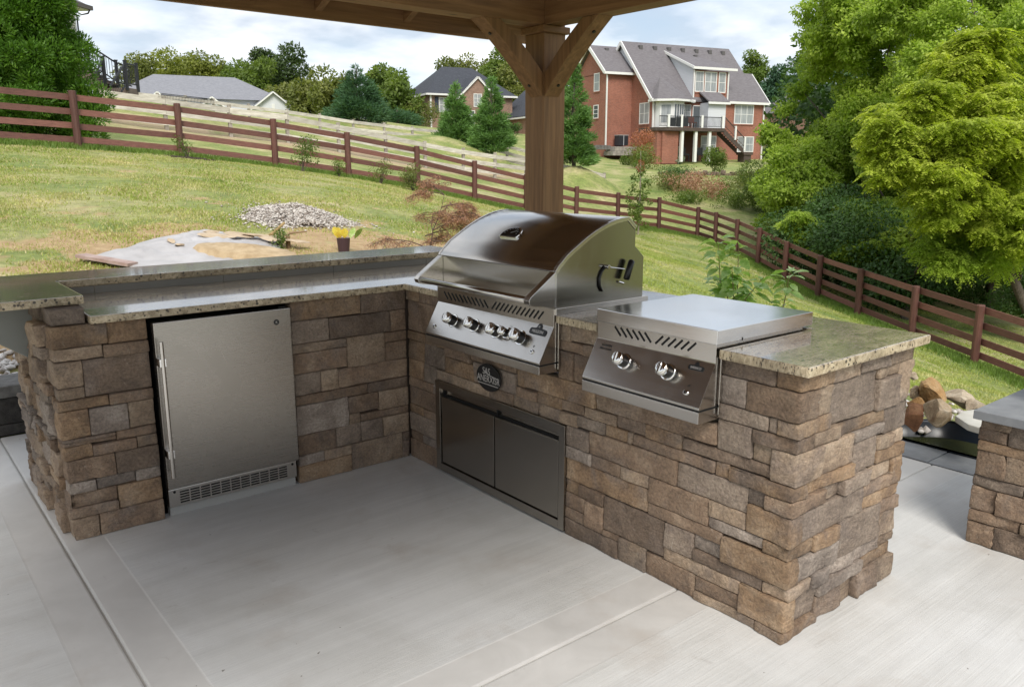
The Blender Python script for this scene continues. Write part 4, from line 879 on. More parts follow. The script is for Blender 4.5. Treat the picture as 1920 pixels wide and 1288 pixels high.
for s in (1, -1):
    rafter(EX1 - .045, s, .045, .19, 'barge_rafter')
    yE = RY + s * (EY - RY); z = zr(yE)
    MB().box(EX0 - .02, min(yE, yE + s * .035), z - .012, EX1 + .0, max(yE, yE + s * .035), z + .175).build('fascia', CEDAR['x'], pv, bevel=.003)
    # roof boards laid across the rafters
    nb = 17; ln = EY - RY
    for k in range(nb):
        t0, t1 = k / nb, (k + 1) / nb - .0015; ya, yb = RY + s * ln * t0, RY + s * ln * t1; za, zb = zr(ya) + .181, zr(yb) + .181
        MB().hexa([(EX0 - .03, ya, za), (EX1 + .02, ya, za), (EX1 + .02, yb, zb), (EX0 - .03, yb, zb), (EX0 - .03, ya, za + .02), (EX1 + .02, ya, za + .02), (EX1 + .02, yb, zb + .02), (EX0 - .03, yb, zb + .02)]).build('roof_board', ROOFWOOD, pv)
    za, zb = zr(RY) + .206, zr(yE) + .206
    yE2 = yE + s * .05
    MB().hexa([(EX0 - .05, RY, za), (EX1 + .04, RY, za), (EX1 + .04, yE2, zb - .02), (EX0 - .05, yE2, zb - .02), (EX0 - .05, RY, za + .012), (EX1 + .04, RY, za + .012), (EX1 + .04, yE2, zb - .008), (EX0 - .05, yE2, zb - .008)]).build('shingles', simple('pavilion_shingles', (.05, .05, .055), (.10, .10, .105), 20, .9), pv)
MB().box(EX0, RY - .025, zr(RY) - .02, EX1 - .05, RY + .025, zr(RY) + .17).build('ridge_board', CEDAR['x'], pv)

# ------------------------------------------------------------------ fences
def up_grade(p, h, w, r, m, par, square=False, lean=0):
    a = Vector(p) + Vector((0, 0, -.25)); b = Vector(p) + Vector((lean, 0, h))
    if square: return MB().bar(a, b, w, w, (0, 1, 0)).build('post', m, par, bevel=.006, origin='c')
    return MB().tube([a, b - Vector((0, 0, .012)), b], [r, r, r * .86], 12).build('post', m, par, smooth=False, origin='c')
def fence(name, label, cat, P, heights, posth, railh, mp_, mr, round_=True, side=1, grp=None, cap=0, w=.13):
    c = P[len(P) // 2]; root = empty(name, label, cat, tuple(c), grp)
    for i, p in enumerate(P):
        up_grade(p, posth * random.uniform(.99, 1.02), w, w / 2, mp_, root, not round_, random.uniform(-.02, .02))
    for i in range(len(P) - 1):
        a, b = Vector(P[i]), Vector(P[i + 1]); d = (b - a); hd = Vector((d.x, d.y, 0)).normalized(); nrm = Vector((hd.y, -hd.x, 0)) * side
        for h in heights:
            o = nrm * (w / 2 + .012)
            j = lambda: random.uniform(-.012, .012)
            MB().bar(a + o + Vector((0, 0, h + j())) + hd * .004, b + o + Vector((0, 0, h + j())) - hd * .004, .028, railh, (0, 0, 1)).build('rail', mr, root, origin='c')
    return root
# camera-side rails on the first leg stand behind the posts as in the photograph
leg1 = [tuple(p) for p in FP[:12]]; leg2 = [tuple(p) for p in FP[11:]]
fence('brown_fence', 'brown four rail board fence crossing the lawn in front of the conifers', 'fence', leg1, (.20, .51, .83, 1.16), 1.29, .14, FPOST, FENCE['r'], side=-1, grp='brown board fences round the lawn', w=.17)
fence('brown_fence', 'brown four rail board fence running down the right side below the trees', 'fence', leg2, (.20, .51, .83, 1.16), 1.29, .14, FPOST, FENCE['r'], side=-1, grp='brown board fences round the lawn', w=.17)
w1 = [tuple(atY(196, 230, 29.8))] + [tuple(p) for p in W1]
fence('pale_fence', 'nearer weathered pale board fence behind the brown fence', 'fence', w1, (.26, .64, 1.04), 1.24, .20, WPOST, WHITEF, round_=False, side=1, grp='weathered pale board fences', w=.13)
w2 = [tuple(p) for p in W2] + [tuple(p) for p in W2b]
fence('pale_fence', 'farther weathered pale board fence in front of the grey roofed house', 'fence', w2, (.30, .68, 1.08), 1.26, .18, WPOST, WHITEF, round_=False, side=1, grp='weathered pale board fences', w=.13)
# black metal fence panel between posts, left of the grey roofed house
bf = empty('metal_fence', 'short run of thin black metal fence near the grey roofed house', 'fence', tuple(at(350, 190, 46)))
pa, pb = Vector(atY(305, 222, 41.8)), Vector(atY(404, 231, 41.8))
for z in (.25, 1.16, 1.22): MB().bar(pa + Vector((0, 0, z)), pb + Vector((0, 0, z)), .03, .035).build('rail', BLACK, bf)
for i in range(36):
    q = pa.lerp(pb, (i + .5) / 36); MB().bar(q + Vector((0, 0, .0)), q + Vector((0, 0, 1.18)), .014, .014, (0, 1, 0)).build('picket', BLACK, bf)

# ------------------------------------------------------------------ houses
def brick(name, a, b, mort, sc=4.2):
    m = mat(name, a, .9); t, bs = NB(m)
    geo = N(t, 'ShaderNodeNewGeometry'); sp = N(t, 'ShaderNodeSeparateXYZ'); t.links.new(geo.outputs['Position'], sp.inputs[0])
    ad_ = N(t, 'ShaderNodeMath', operation='MULTIPLY_ADD'); t.links.new(sp.outputs[1], ad_.inputs[0]); ad_.inputs[1].default_value = .9; t.links.new(sp.outputs[0], ad_.inputs[2])
    cb_ = N(t, 'ShaderNodeCombineXYZ'); t.links.new(ad_.outputs[0], cb_.inputs[0]); t.links.new(sp.outputs[2], cb_.inputs[1])
    br = N(t, 'ShaderNodeTexBrick'); br.inputs['Scale'].default_value = sc; br.inputs['Color1'].default_value = (*a, 1); br.inputs['Color2'].default_value = (*b, 1); br.inputs['Mortar'].default_value = (*mort, 1)
    br.inputs['Mortar Size'].default_value = .014; t.links.new(cb_.outputs[0], br.inputs['Vector'])
    c = mix(t, .8, br.outputs[0], ramp(t, noise_node(t, .7, 5, .6, coords(t)), [(.3, .82), (.7, 1.15)]), 'MULTIPLY'); t.links.new(c, bs.inputs['Base Color']); return m
def shingle(name, a, b):
    m = mat(name, a, .92); t, bs = NB(m); v = coords(t, (1, 1, 3.4)); c = ramp(t, noise_node(t, 3.2, 6, .75, v), [(.3, a), (.7, b)])
    vv = N(t, 'ShaderNodeTexWave', wave_type='BANDS', bands_direction='Z'); vv.inputs['Scale'].default_value = 3.2; vv.inputs['Distortion'].default_value = 1.2; t.links.new(coords(t), vv.inputs['Vector'])
    c = mix(t, .35, c, ramp(t, vv.outputs['Fac'], [(.0, .8), (.4, 1.08)]), 'MULTIPLY'); t.links.new(c, bs.inputs['Base Color']); bump(t, bs, noise_node(t, 9, 4, .7, v), .5, .03); return m
BR_RED = brick('red_brick', (.33, .125, .08), (.24, .09, .06), (.30, .21, .17))
BR_TAN = brick('tan_brick', (.29, .175, .125), (.20, .12, .09), (.36, .30, .25))
BR_PNK = brick('pink_brick', (.36, .20, .15), (.25, .13, .10), (.42, .33, .28))
SH_GR = shingle('grey_shingles', (.115, .105, .112), (.195, .182, .19)); SH_DK = shingle('dark_shingles', (.032, .036, .046), (.062, .068, .082)); SH_BL = shingle('blue_grey_shingles', (.17, .175, .195), (.27, .275, .30))
WHT = mat('white_trim', (.74, .74, .72), .5)
def siding(name, a):
    m = mat(name, a, .6); t, bs = NB(m); vv = N(t, 'ShaderNodeTexWave', wave_type='BANDS', bands_direction='Z', wave_profile='SAW'); vv.inputs['Scale'].default_value = 2.6
    t.links.new(coords(t), vv.inputs['Vector']); t.links.new(mix(t, 1.0, a, ramp(t, vv.outputs['Fac'], [(0, .72), (.18, 1.0), (1, 1.05)]), 'MULTIPLY'), bs.inputs['Base Color']); return m
SIDING = siding('white_siding', (.62, .64, .67)); SIDING2 = siding('cream_siding', (.52, .50, .44))
PANE = mat('window_pane', (.10, .115, .125), .06); CURTAIN = simple('curtained_pane', (.17, .19, .20), (.42, .44, .45), 5, .3, 0, vscale=(4, 4, .15)); DECKW = simple('deck_brown', (.055, .038, .030), (.085, .06, .048), 4, .7)
DECKB = mat('deck_black_metal', (.012, .013, .016), .4)

class Frame:
    "house coordinates: s along the front, v back, z up from its base"
    def __init__(f, O, hd=103.62): f.O = Vector(O); a = R(hd); f.U = Vector((math.sin(a), math.cos(a), 0)); f.V = Vector((-f.U.y, f.U.x, 0))
    def p(f, s, v, z): return f.O + f.U * s + f.V * v + Vector((0, 0, z))
    def box(f, mb, s0, v0, z0, s1, v1, z1): return mb.hexa([f.p(s0, v0, z0), f.p(s1, v0, z0), f.p(s1, v1, z0), f.p(s0, v1, z0), f.p(s0, v0, z1), f.p(s1, v0, z1), f.p(s1, v1, z1), f.p(s0, v1, z1)])
    def prism(f, mb, pts, vec): return mb.prism([f.p(*q) for q in pts], f.U * vec[0] + f.V * vec[1] + Vector((0, 0, vec[2])))
    def window(f, par, s0, z0, s1, z1, v=0, cols=2, rows=2, pane=None, axis='v', trim=.07, mull=.05, sill=True):
        "window in a wall facing -v (axis 'v') or facing -s (axis 's', then s0,s1 are v)"
        def bx(mb, a0, b0, c0, a1, b1, c1):   # a along, b out, c up
            if axis == 'v': return f.box(mb, a0, v - b1, c0, a1, v - b0, c1)
            return f.box(mb, v - b1, a0, c0, v - b0, a1, c1)
        a, b = sorted((s0, s1)); mb = MB(); bx(mb, a - trim, .012, z0 - trim, b + trim, .05, z0); bx(mb, a - trim, .012, z1, b + trim, .05, z1 + trim); bx(mb, a - trim, .012, z0, a, .05, z1); bx(mb, b, .012, z0, b + trim, .05, z1)
        for i in range(1, cols): q = a + (b - a) * i / cols; bx(mb, q - mull / 2, .022, z0, q + mull / 2, .042, z1)
        for i in range(1, rows): q = z0 + (z1 - z0) * i / rows; bx(mb, a, .024, q - .02, b, .040, q + .02)
        w = mb.build('window', WHT, par); bx(mbp := MB(), a, .010, z0, b, .026, z1); mbp.build('pane', pane or CURTAIN, w)
        if sill: bx(mbs := MB(), a - .1, .012, z0 - trim - .09, b + .1, .07, z0 - trim - .002); mbs.build('sill', BR_RED, w)
        return w
O1 = (63.39, 42.37, 2.02); f1 = Frame(O1)
h1 = empty('brick_house', 'big red brick house with grey roof, dormer and raised deck', 'house', tuple(f1.p(-6, 5, 0)))
sl = 1.05; sL, sR = -11.35, .42; sR2 = 1.28
wall = MB()
f1.prism(wall, [(sL, 0, -1), (sL, 0, 4.86), (sL, 4.75, 9.85), (sL, 9.6, 4.86), (sL, 9.6, -1)], (sR - .45 - sL, 0, 0))
f1.box(wall, sR - .45, .0, -1, .88, 9.6, 4.86)
f1.prism(wall, [(.86, .02, 4.85), (.86, 2.3, 7.2), (.86, 4.6, 4.85)], (-1.5, 0, 0))
f1.box(wall, -7.2, -.006, 4.5, -3.47, .3, 7.52)
f1.box(wall, -14.04, 3.15, -1, sL + .2, 8.3, 7.3)
f1.prism(wall, [(-14.04, 3.15, 7.2), (-14.04, 5.72, 9.6), (-14.04, 8.3, 7.2)], (2.9, 0, 0))
wall.build('wall', BR_RED, h1)
rf = MB(); T = .16
def slope(mb, s0, s1, v0, z0, v1, z1, s0b=None, s1b=None): # roof sheet from eave (v0,z0) to ridge (v1,z1)
    s0b = s0 if s0b is None else s0b; s1b = s1 if s1b is None else s1b
    lo = [f1.p(s0, v0, z0), f1.p(s1, v0, z0), f1.p(s1b, v1, z1), f1.p(s0b, v1, z1)]; return mb.hexa(lo + [q + Vector((0, 0, T)) for q in lo])
slope(rf, sL - .25, sR, -.25, 4.86, 4.75, 10.05); slope(rf, sR, sR2, -.25, 4.862, 2.4, 7.62, None, sR2); slope(rf, sL - .25, sR2 , 9.85, 4.86, 4.751, 10.05, None, sR)
slope(rf, sR - .1, sR2, 5.0, 4.86, 2.4, 7.62)
slope(rf, -14.35, -11.1, 2.85, 7.22, 5.72, 9.68); slope(rf, -14.35, -10.8, 8.6, 7.22, 5.721, 9.68)
rf.build('roof', SH_GR, h1)
dm = MB(); q = [f1.p(-7.35, -.3, 7.62), f1.p(-2.75, -.3, 7.62), f1.p(-4.9, 3.9, 9.25), f1.p(-7.35, 4.15, 9.42)]; dm.hexa(q + [a + Vector((0, 0, T)) for a in q]); dm.build('dormer_roof', SH_GR, h1)
dc = MB(); f1.prism(dc, [(-7.205, .02, 5.1), (-7.205, .02, 7.6), (-7.205, 4.1, 9.36)], (.12, 0, 0)); dc.build('dormer_cheek', SIDING, h1)
gs = MB(); f1.prism(gs, [(sL - .012, 3.2, 8.2), (sL - .012, 4.75, 9.95), (sL - .012, 7.0, 7.6), (sL - .012, 3.2, 7.6)], (.1, 0, 0)); gs.build('gable_siding', SIDING, h1)
tr = MB()
def rake(s, v0, z0, v1, z1, w=.10, h=.26): f1_a, f1_b = f1.p(s, v0, z0), f1.p(s, v1, z1); tr.bar(f1_a, f1_b, w, h)
rake(sL - .3, -.25, 4.92, 4.75, 10.11); rake(sL - .3, 4.75, 10.11, 9.9, 4.86); rake(-14.4, 2.85, 7.28, 5.72, 9.74, .1, .28); rake(-14.4, 5.72, 9.74, 8.6, 7.28, .1, .28); rake(sR2 + .04, -.25, 4.92, 2.4, 7.7, .08, .18); rake(-7.4, -.3, 7.7, 4.2, 9.48, .1, .2)
for s0, s1, v, z in ((-3.42, sR2 + .08, -.30, 4.80), (sL - .3, -7.1, -.30, 4.80), (-7.45, -2.7, -.34, 7.56), (-14.45, -11.2, 2.80, 7.14)): f1.box(tr, s0, v - .07, z, s1, v + .06, z + .2)
for s, v, z0, z1 in ((sL + .04, -.12, .3, 4.8), (.82, -.10, .0, 4.8), (-14.0, 3.05, 1.2, 7.1), (-7.18, -.10, 5.2, 7.5), (-3.45, -.10, 5.0, 7.5)): f1.box(tr, s - .05, v - .06, z0, s + .05, v + .06, z1)
tr.build('trim', WHT, h1)
for s0, z0, s1, z1, c, r_ in ((-2.43, 3.17, -.37, 4.72, 3, 2), (-6.92, 5.78, -6.13, 7.36, 1, 2), (-5.88, 5.79, -4.72, 7.36, 2, 2), (-4.38, 5.78, -3.72, 7.36, 1, 2), (-1.9, .71, -.16, 1.95, 2, 2), (-6.0, .55, -4.45, 1.95, 2, 2)):
    f1.window(h1, s0, z0, s1, z1, 0 if z0 < 5.5 else -.006, c, r_)
f1.window(h1, 1.77, 3.02, .42, 4.66, sL, 2, 2, axis='s'); f1.window(h1, 5.05, 5.9, 4.25, 7.3, -14.04, 1, 2, axis='s'); f1.window(h1, 5.05, 3.6, 4.35, 4.62, -14.04, 1, 3, axis='s', pane=PANE)
f1.window(h1, -7.05, 2.7, -6.3, 4.5, 0, 1, 1, PANE, sill=False); f1.window(h1, -8.4, 2.9, -7.35, 4.55, 0, 2, 3, sill=False)
VG = mat('vent_grey', (.10, .095, .095), .7)
for i in range(7): s = -9.9 + i * 1.53; v = 4.25; z = 5.0 + 1.038 * (v + .1); f1.box(v_ := MB(), s - .17, v - .18, z + .02, s + .17, v + .14, z + .36); v_.build('roof_vent', VG, h1)
for q in ((-12.9, 5.2, 9.2, -12.55, 5.5, 9.62), (-4.9, 2.9, 8.85, -4.6, 3.2, 9.2)): f1.box(v_ := MB(), *q); v_.build('roof_vent', VG, h1)
# bay with half-cone roof
bay = MB(); BP = [(-11.15, 0), (-11.05, -.75), (-10.1, -1.45), (-8.9, -1.2), (-8.15, -.2), (-8.1, 0)]
bay.prism([f1.p(s, v, 2.5) for s, v in BP], (0, 0, 2.35)); b_ = bay.build('bay', WHT, h1)
cn = MB(); ap = f1.p(-10.4, .35, 6.85); ring = [f1.p(s, v, 4.86) for s, v in ((-11.6, .2), (-11.5, -.95), (-10.3, -1.85), (-8.7, -1.55), (-7.3, -.4), (-7.2, .2))]
cn.v = [tuple(ap)] + [tuple(a) for a in ring]; cn.f = [(0, i, i + 1) for i in range(1, 6)]; cn.build('bay_roof', SH_GR, h1)
g_ = MB()
for a, b2 in zip(ring[:-1], ring[1:]): g_.bar(a + Vector((0, 0, -.04)), b2 + Vector((0, 0, -.04)), .12, .17)
g_.build('bay_gutter', WHT, h1)
def facepane(a, b2, t0, t1, z0, z1, m, par, nm='pane', off=.012):
    A, B = f1.p(*a, 0), f1.p(*b2, 0); d = (B - A); n = Vector((d.y, -d.x, 0)).normalized(); P0 = A + d * t0 + n * off; P1 = A + d * t1 + n * off
    return MB().hexa([P0 + Vector((0, 0, z0)), P1 + Vector((0, 0, z0)), P1 - n * .03 + Vector((0, 0, z0)), P0 - n * .03 + Vector((0, 0, z0)), P0 + Vector((0, 0, z1)), P1 + Vector((0, 0, z1)), P1 - n * .03 + Vector((0, 0, z1)), P0 - n * .03 + Vector((0, 0, z1))]).build(nm, m, par)
facepane(BP[1], BP[2], .1, .75, 3.0, 4.45, CURTAIN, b_)
for t0 in (.05, .30, .55, .78): facepane(BP[2], BP[3], t0, t0 + .17, 2.9, 4.5, PANE, b_)
facepane(BP[3], BP[4], .3, .7, 3.0, 4.45, CURTAIN, b_)
# little white porch
pc = MB(); f1.box(pc, -6.35, -1.2, 2.5, -4.45, 0, 4.75); p_ = pc.build('porch', SIDING, h1)
pr_ = MB(); q = [f1.p(-6.5, -1.45, 4.75), f1.p(-4.25, -1.45, 4.75), f1.p(-4.25, .0, 5.65), f1.p(-6.5, .0, 5.65)]; pr_.hexa(q + [a + Vector((0, 0, .12)) for a in q]); pr_.build('porch_roof', SH_GR, p_)
f1.box(pt := MB(), -6.55, -1.52, 4.62, -4.2, -1.4, 4.8); pt.build('porch_trim', WHT, p_)
# deck
dk = MB(); dk.prism([f1.p(s, v, 2.26) for s, v in ((-12.6, 0), (-12.6, -2.4), (-11.6, -3.0), (-5.9, -3.0), (-5.9, 0))], (0, 0, .28)); deck = dk.build('deck', DECKW, h1)
for s in (-10.2, -8.8, -7.36): f1.box(pz := MB(), s - .12, -2.9, -.25, s + .12, -2.66, 2.26); pz.build('column', WHT, deck)
for s in (-11.7, -10.4, -8.3, -6.12): f1.box(pz := MB(), s - .1, -3.0, 2.54, s + .1, -2.8, 3.55); pz.build('newel', WHT, deck)
rl = MB(); f1.box(rl, -12.6, -2.94, 3.38, -6.1, -2.88, 3.44); f1.box(rl, -12.6, -2.93, 2.62, -6.1, -2.89, 2.66)
for i in range(52): s = -12.6 + i * .125; f1.box(rl, s - .012, -2.92, 2.62, s + .012, -2.9, 3.4)
rl.build('railing', DECKB, deck)
f1.box(pz := MB(), -11.5, -2.99, 2.6, -11.0, -2.87, 3.3); f1.box(pz, -10.9, -2.99, 2.6, -9.75, -2.87, 3.35); pz.build('privacy_panel', DECKB, deck)
st = MB()
for dv_ in (-2.95, -2.05): st.hexa([f1.p(-5.95, dv_, 2.05), f1.p(-3.7, dv_, .45), f1.p(-3.7, dv_ + .06, .45), f1.p(-5.95, dv_ + .06, 2.05), f1.p(-5.95, dv_, 2.5), f1.p(-3.7, dv_, .85), f1.p(-3.7, dv_ + .06, .85), f1.p(-5.95, dv_ + .06, 2.5)])
for i in range(10): f1.box(st, -5.95 + i * .23, -2.95, 2.38 - i * .165, -5.68 + i * .23, -2.0, 2.44 - i * .165)
f1.box(st, -3.7, -3.0, .35, -2.7, -2.0, .6); f1.box(st, -3.6, -2.9, -.3, -2.8, -2.1, .35); st.build('stairs', DECKW, deck)
sr_ = MB(); sr_.bar(f1.p(-5.9, -2.98, 3.4), f1.p(-3.7, -2.98, 1.75), .06, .07); sr_.bar(f1.p(-5.9, -2.98, 2.7), f1.p(-3.7, -2.98, 1.05), .04, .04)
for i in range(18): s = -5.85 + i * .122; z = 2.66 - (s + 5.9) * .75; f1.box(sr_, s - .012, -2.99, z, s + .012, -2.97, z + .7)
sr_.build('stair_railing', DECKW, deck)
for s, z in ((-4.75, 1.6), (-3.68, .7)): f1.box(pz := MB(), s - .08, -3.05, z, s + .08, -2.9, z + 1.15); pz.build('newel', WHT, deck)
lw = MB(); f1.box(lw, -12.4, -2.4, -.6, -11.3, -.01, 2.25); f1.box(lw, -12.0, -2.6, -.4, -10.4, -.02, 2.24); lw.build('lower_wall', BR_RED, h1)
f1.box(pz := MB(), -10.3, -.08, -.2, -6.6, -.02, 2.2); pz.build('deck_shade_panel', mat('shade_wall', (.12, .05, .035), .9), h1)  # flat panel; shade under the deck is put into its dark brick colour
f1.box(pz := MB(), -6.0, -1.6, .1, -4.6, -1.5, 1.6); 
for s, w_ in ((-9.6, .7), (-8.0, .9), (-6.2, .9)):
    c = MB(); f1.box(c, s, -2.2, .3, s + w_, -1.6, .42); f1.box(c, s, -1.65, .3, s + w_, -1.6, .95)
    for a, b2 in ((0, -2.2), (w_ - .06, -2.2), (0, -1.66), (w_ - .06, -1.66)): f1.box(c, s + a, b2, -.2, s + a + .06, b2 + .06, .3)
    o = c.build('patio_chair', DECKB, None, origin='c'); tag(o, {-9.6: 'black chair under the deck, leftmost of the dark seats', -8.0: 'black chair between the white deck columns', -6.2: 'wide black seat right of the deck columns'}[s], 'chair', 'patio chairs under the deck')
for s in (-9.6, -8.9, -8.55):
    c = MB(); f1.box(c, s - .2, -2.3, 2.95, s + .2, -1.9, 3.02); f1.box(c, s - .2, -1.95, 2.95, s + .2, -1.9, 3.45)
    for a in (-.18, .14):
        for b2 in (-2.28, -1.96): f1.box(c, s + a, b2, 2.54, s + a + .04, b2 + .04, 2.95)
    o = c.build('deck_chair', simple('red_brown_chair' + str(s), (.10, .04, .03), (.14, .06, .05), 5, .6), None, origin='c'); tag(o, {-9.6: 'leftmost brown chair on the raised deck', -8.9: 'middle brown chair on the raised deck', -8.55: 'rightmost brown chair on the raised deck'}[s], 'chair', 'chairs on the raised deck')
ac = empty('air_conditioner', 'black air conditioner unit on a ledge beside the red brick house', 'air conditioner', tuple(f1.p(-13, 2.4, 1.3)))
f1.box(pz := MB(), -13.25, 2.0, 1.15, -12.35, 2.8, 2.0); pz.build('casing', mat('ac_black', (.02, .023, .03), .5), ac); f1.box(pz := MB(), -13.28, 1.97, 2.0, -12.32, 2.83, 2.06); pz.build('lid', mat('ac_grey', (.3, .3, .3), .5), ac); f1.box(pz := MB(), -12.85, 1.985, 1.15, -12.78, 2.0, 2.0); pz.build('corner_strip', mat('ac_strip', (.35, .36, .38), .5), ac)
rt = empty('block_ledge', 'stepped pale block ledge holding the air conditioner', 'wall', tuple(f1.p(-13, 1.6, .5)))
for i in range(7):
    for k in range(2): f1.box(pz := MB(), -14.2 + i * .42 + k * .2, 1.5, .30 + k * .38, -14.2 + i * .42 + k * .2 + .40, 3.0, .67 + k * .38); pz.build('block', simple('ledge_block%d%d' % (i, k), (.22, .20, .18), (.36, .33, .30), 3, .9), rt, bevel=.02)
for i in range(5): f1.box(pz := MB(), -15.6 + i * .33, 2.2 + .2 * i * 0, .8, -15.6 + i * .33 + .31, 2.8, 1.15 + .03 * (i % 2)); pz.build('block', simple('ledge_dark%d' % i, (.10, .095, .09), (.18, .17, .16), 3, .9), rt, bevel=.02)

# second brick house, dark hip roof
f2 = Frame((46.33, 70.15, 5.03)); h2 = empty('brick_house', 'tan brick house with a dark hip roof beyond the conifers', 'house', tuple(f2.p(5, 5, 0)))
w2_ = MB(); f2.box(w2_, 0, 0, -1, 9.5, 8.2, 3.7); f2.prism(w2_, [(2.8, -1.0, -1), (7.2, -1.0, -1), (7.2, -1.0, 3.2), (5.0, -1.0, 5.3), (2.8, -1.0, 3.2)], (0, 1.2, 0)); w2_.build('wall', BR_TAN, h2)
def hip(f, s0, v0, s1, v1, z0, z1, inset, nm, m, par, T=.15):
    mb = MB(); vm = (v0 + v1) / 2; A = [f.p(s0, v0, z0), f.p(s1, v0, z0), f.p(s1, v1, z0), f.p(s0, v1, z0), f.p(s0 + inset, vm, z1), f.p(s1 - inset, vm, z1)]; mb.v = [tuple(a) for a in A]
    mb.f = [(0, 1, 5, 4), (1, 2, 5), (2, 3, 4, 5), (3, 0, 4), (0, 3, 2, 1)]; return mb.build(nm, m, par)
hip(f2, -.4, -.4, 9.9, 8.6, 3.7, 6.9, 3.4, 'roof', SH_DK, h2)
gt = MB()
for a, b2 in (((-.42, -.42), (9.92, -.42)), ((-.42, -.42), (-.42, 8.62))): gt.bar(f2.p(*a, 3.62), f2.p(*b2, 3.62), .12, .18)
gt.bar(f2.p(2.5, -1.15, 3.05), f2.p(5.0, -1.15, 5.45), .1, .2); gt.bar(f2.p(7.5, -1.15, 3.05), f2.p(5.0, -1.15, 5.45), .1, .2); f2.box(gt, .02, -.16, 0, .20, -.02, 3.6); gt.build('trim', WHT, h2)
g2 = MB()
for sg in (-1, 1):
    q = [f2.p(5.0 + sg * 2.6, -1.2, 3.0), f2.p(5.0, -1.2, 5.45), f2.p(5.0, 3.2, 5.45), f2.p(5.0 + sg * 2.6, 3.2, 3.0)]; g2.hexa(q + [a + Vector((0, 0, .12)) for a in q])
g2.build('gable_roof', SH_DK, h2)
f2.window(h2, 1.1, 1.9, 2.1, 3.3, 0, 2, 2, sill=False); f2.box(pz := MB(), .6, -.05, 1.8, 1.0, -.01, 3.4); pz.build('shutter', mat('navy_shutter', (.025, .035, .06), .6), h2)
f2.window(h2, 4.6, 2.5, 5.4, 3.7, -1.0, 2, 3, sill=False); f2.window(h2, 3.4, .6, 4.6, 2.0, -1.0, 2, 3, sill=False, pane=PANE)
wg = MB(); WO = (11.5, -7.5); f2.prism(wg, [(9.2, -4.6, -1), (15.6, -4.6, -1), (15.6, -4.6, 1.6), (12.4, -4.6, 4.3), (9.2, -4.6, 1.6)], (0, 7, 0)); wg.build('garage_wall', BR_PNK, h2)
g3 = MB()
for sg in (-1, 1):
    q = [f2.p(12.4 + sg * 3.55, -4.9, 1.35), f2.p(12.4, -4.9, 4.5), f2.p(12.4, 3.0, 4.5), f2.p(12.4 + sg * 3.55, 3.0, 1.35)]; g3.hexa(q + [a + Vector((0, 0, .14)) for a in q])
g3.build('garage_roof', SH_DK, h2)
gt = MB(); gt.bar(f2.p(8.8, -4.92, 1.3), f2.p(12.4, -4.92, 4.5), .1, .2); gt.bar(f2.p(16.0, -4.92, 1.3), f2.p(12.4, -4.92, 4.5), .1, .2); gt.bar(f2.p(8.8, -4.92, 1.3), f2.p(8.8, 2.9, 1.3), .1, .16); gt.build('garage_trim', WHT, h2)
f2.window(h2, 10.35, -.3, 11.35, 1.15, -4.6, 3, 4, sill=False, pane=PANE)
for s in (9.85, 11.5): f2.box(pz := MB(), s, -4.68, -.4, s + .38, -4.61, 1.25); pz.build('shutter', mat('navy_shutter2', (.03, .045, .075), .6), h2)

# long grey roofed house
f3 = Frame((19.6, 85.7, 6.0)); h3 = empty('grey_roofed_house', 'long low house with blue grey hip roof and white gables', 'house', tuple(f3.p(8, 5, 0)))
w3 = MB(); f3.box(w3, 0, 0, -1, 16.2, 9, 2.2); w3.build('wall', SIDING, h3)
hip(f3, -.5, -.5, 16.8, 9.5, 2.1, 4.75, 4.6, 'roof', SH_BL, h3)
for sc_, hw, zt in ((4.0, 1.7, 2.35), (9.0, 2.0, 2.05), (15.0, 2.75, 2.75)):
    m_ = MB(); f3.prism(m_, [(sc_ - hw, -2.0, -1), (sc_ + hw, -2.0, -1), (sc_ + hw, -2.0, zt - hw * .78), (sc_, -2.0, zt), (sc_ - hw, -2.0, zt - hw * .78)], (0, 3, 0)); m_.build('gable', SIDING, h3)
    g3 = MB(); tt = MB()
    for sg in (-1, 1):
        q = [f3.p(sc_ + sg * (hw + .4), -2.3, zt - (hw + .4) * .78 + .05), f3.p(sc_, -2.3, zt + .08), f3.p(sc_, 4.0, zt + .08), f3.p(sc_ + sg * (hw + .4), 4.0, zt - (hw + .4) * .78 + .05)]; g3.hexa(q + [a + Vector((0, 0, .12)) for a in q])
        tt.bar(f3.p(sc_ + sg * (hw + .42), -2.34, zt - (hw + .42) * .78 + .06), f3.p(sc_, -2.34, zt + .10), .08, .14)
    g3.build('gable_roof', SH_BL, h3); tt.build('gable_trim', WHT, h3)
f3.box(pz := MB(), 14.85, -2.06, 1.2, 15.15, -2.0, 1.7); pz.build('gable_vent', WHT, h3)

# house at the far right behind the trees
f5 = Frame((84, 50, 2.5)); h5 = empty('brick_house', 'pale brick house just visible behind the right hand trees', 'house', tuple(f5.p(3, 3, 0)))
f5.box(pz := MB(), 0, 0, -1, 9, 8, 5.0); pz.build('wall', BR_PNK, h5); hip(f5, -.4, -.4, 9.4, 8.4, 5.0, 8.3, 3.4, 'roof', SH_GR, h5)
gt = MB(); gt.bar(f5.p(-.45, -.45, 4.95), f5.p(9.4, -.45, 4.95), .12, .25); gt.build('trim', WHT, h5)

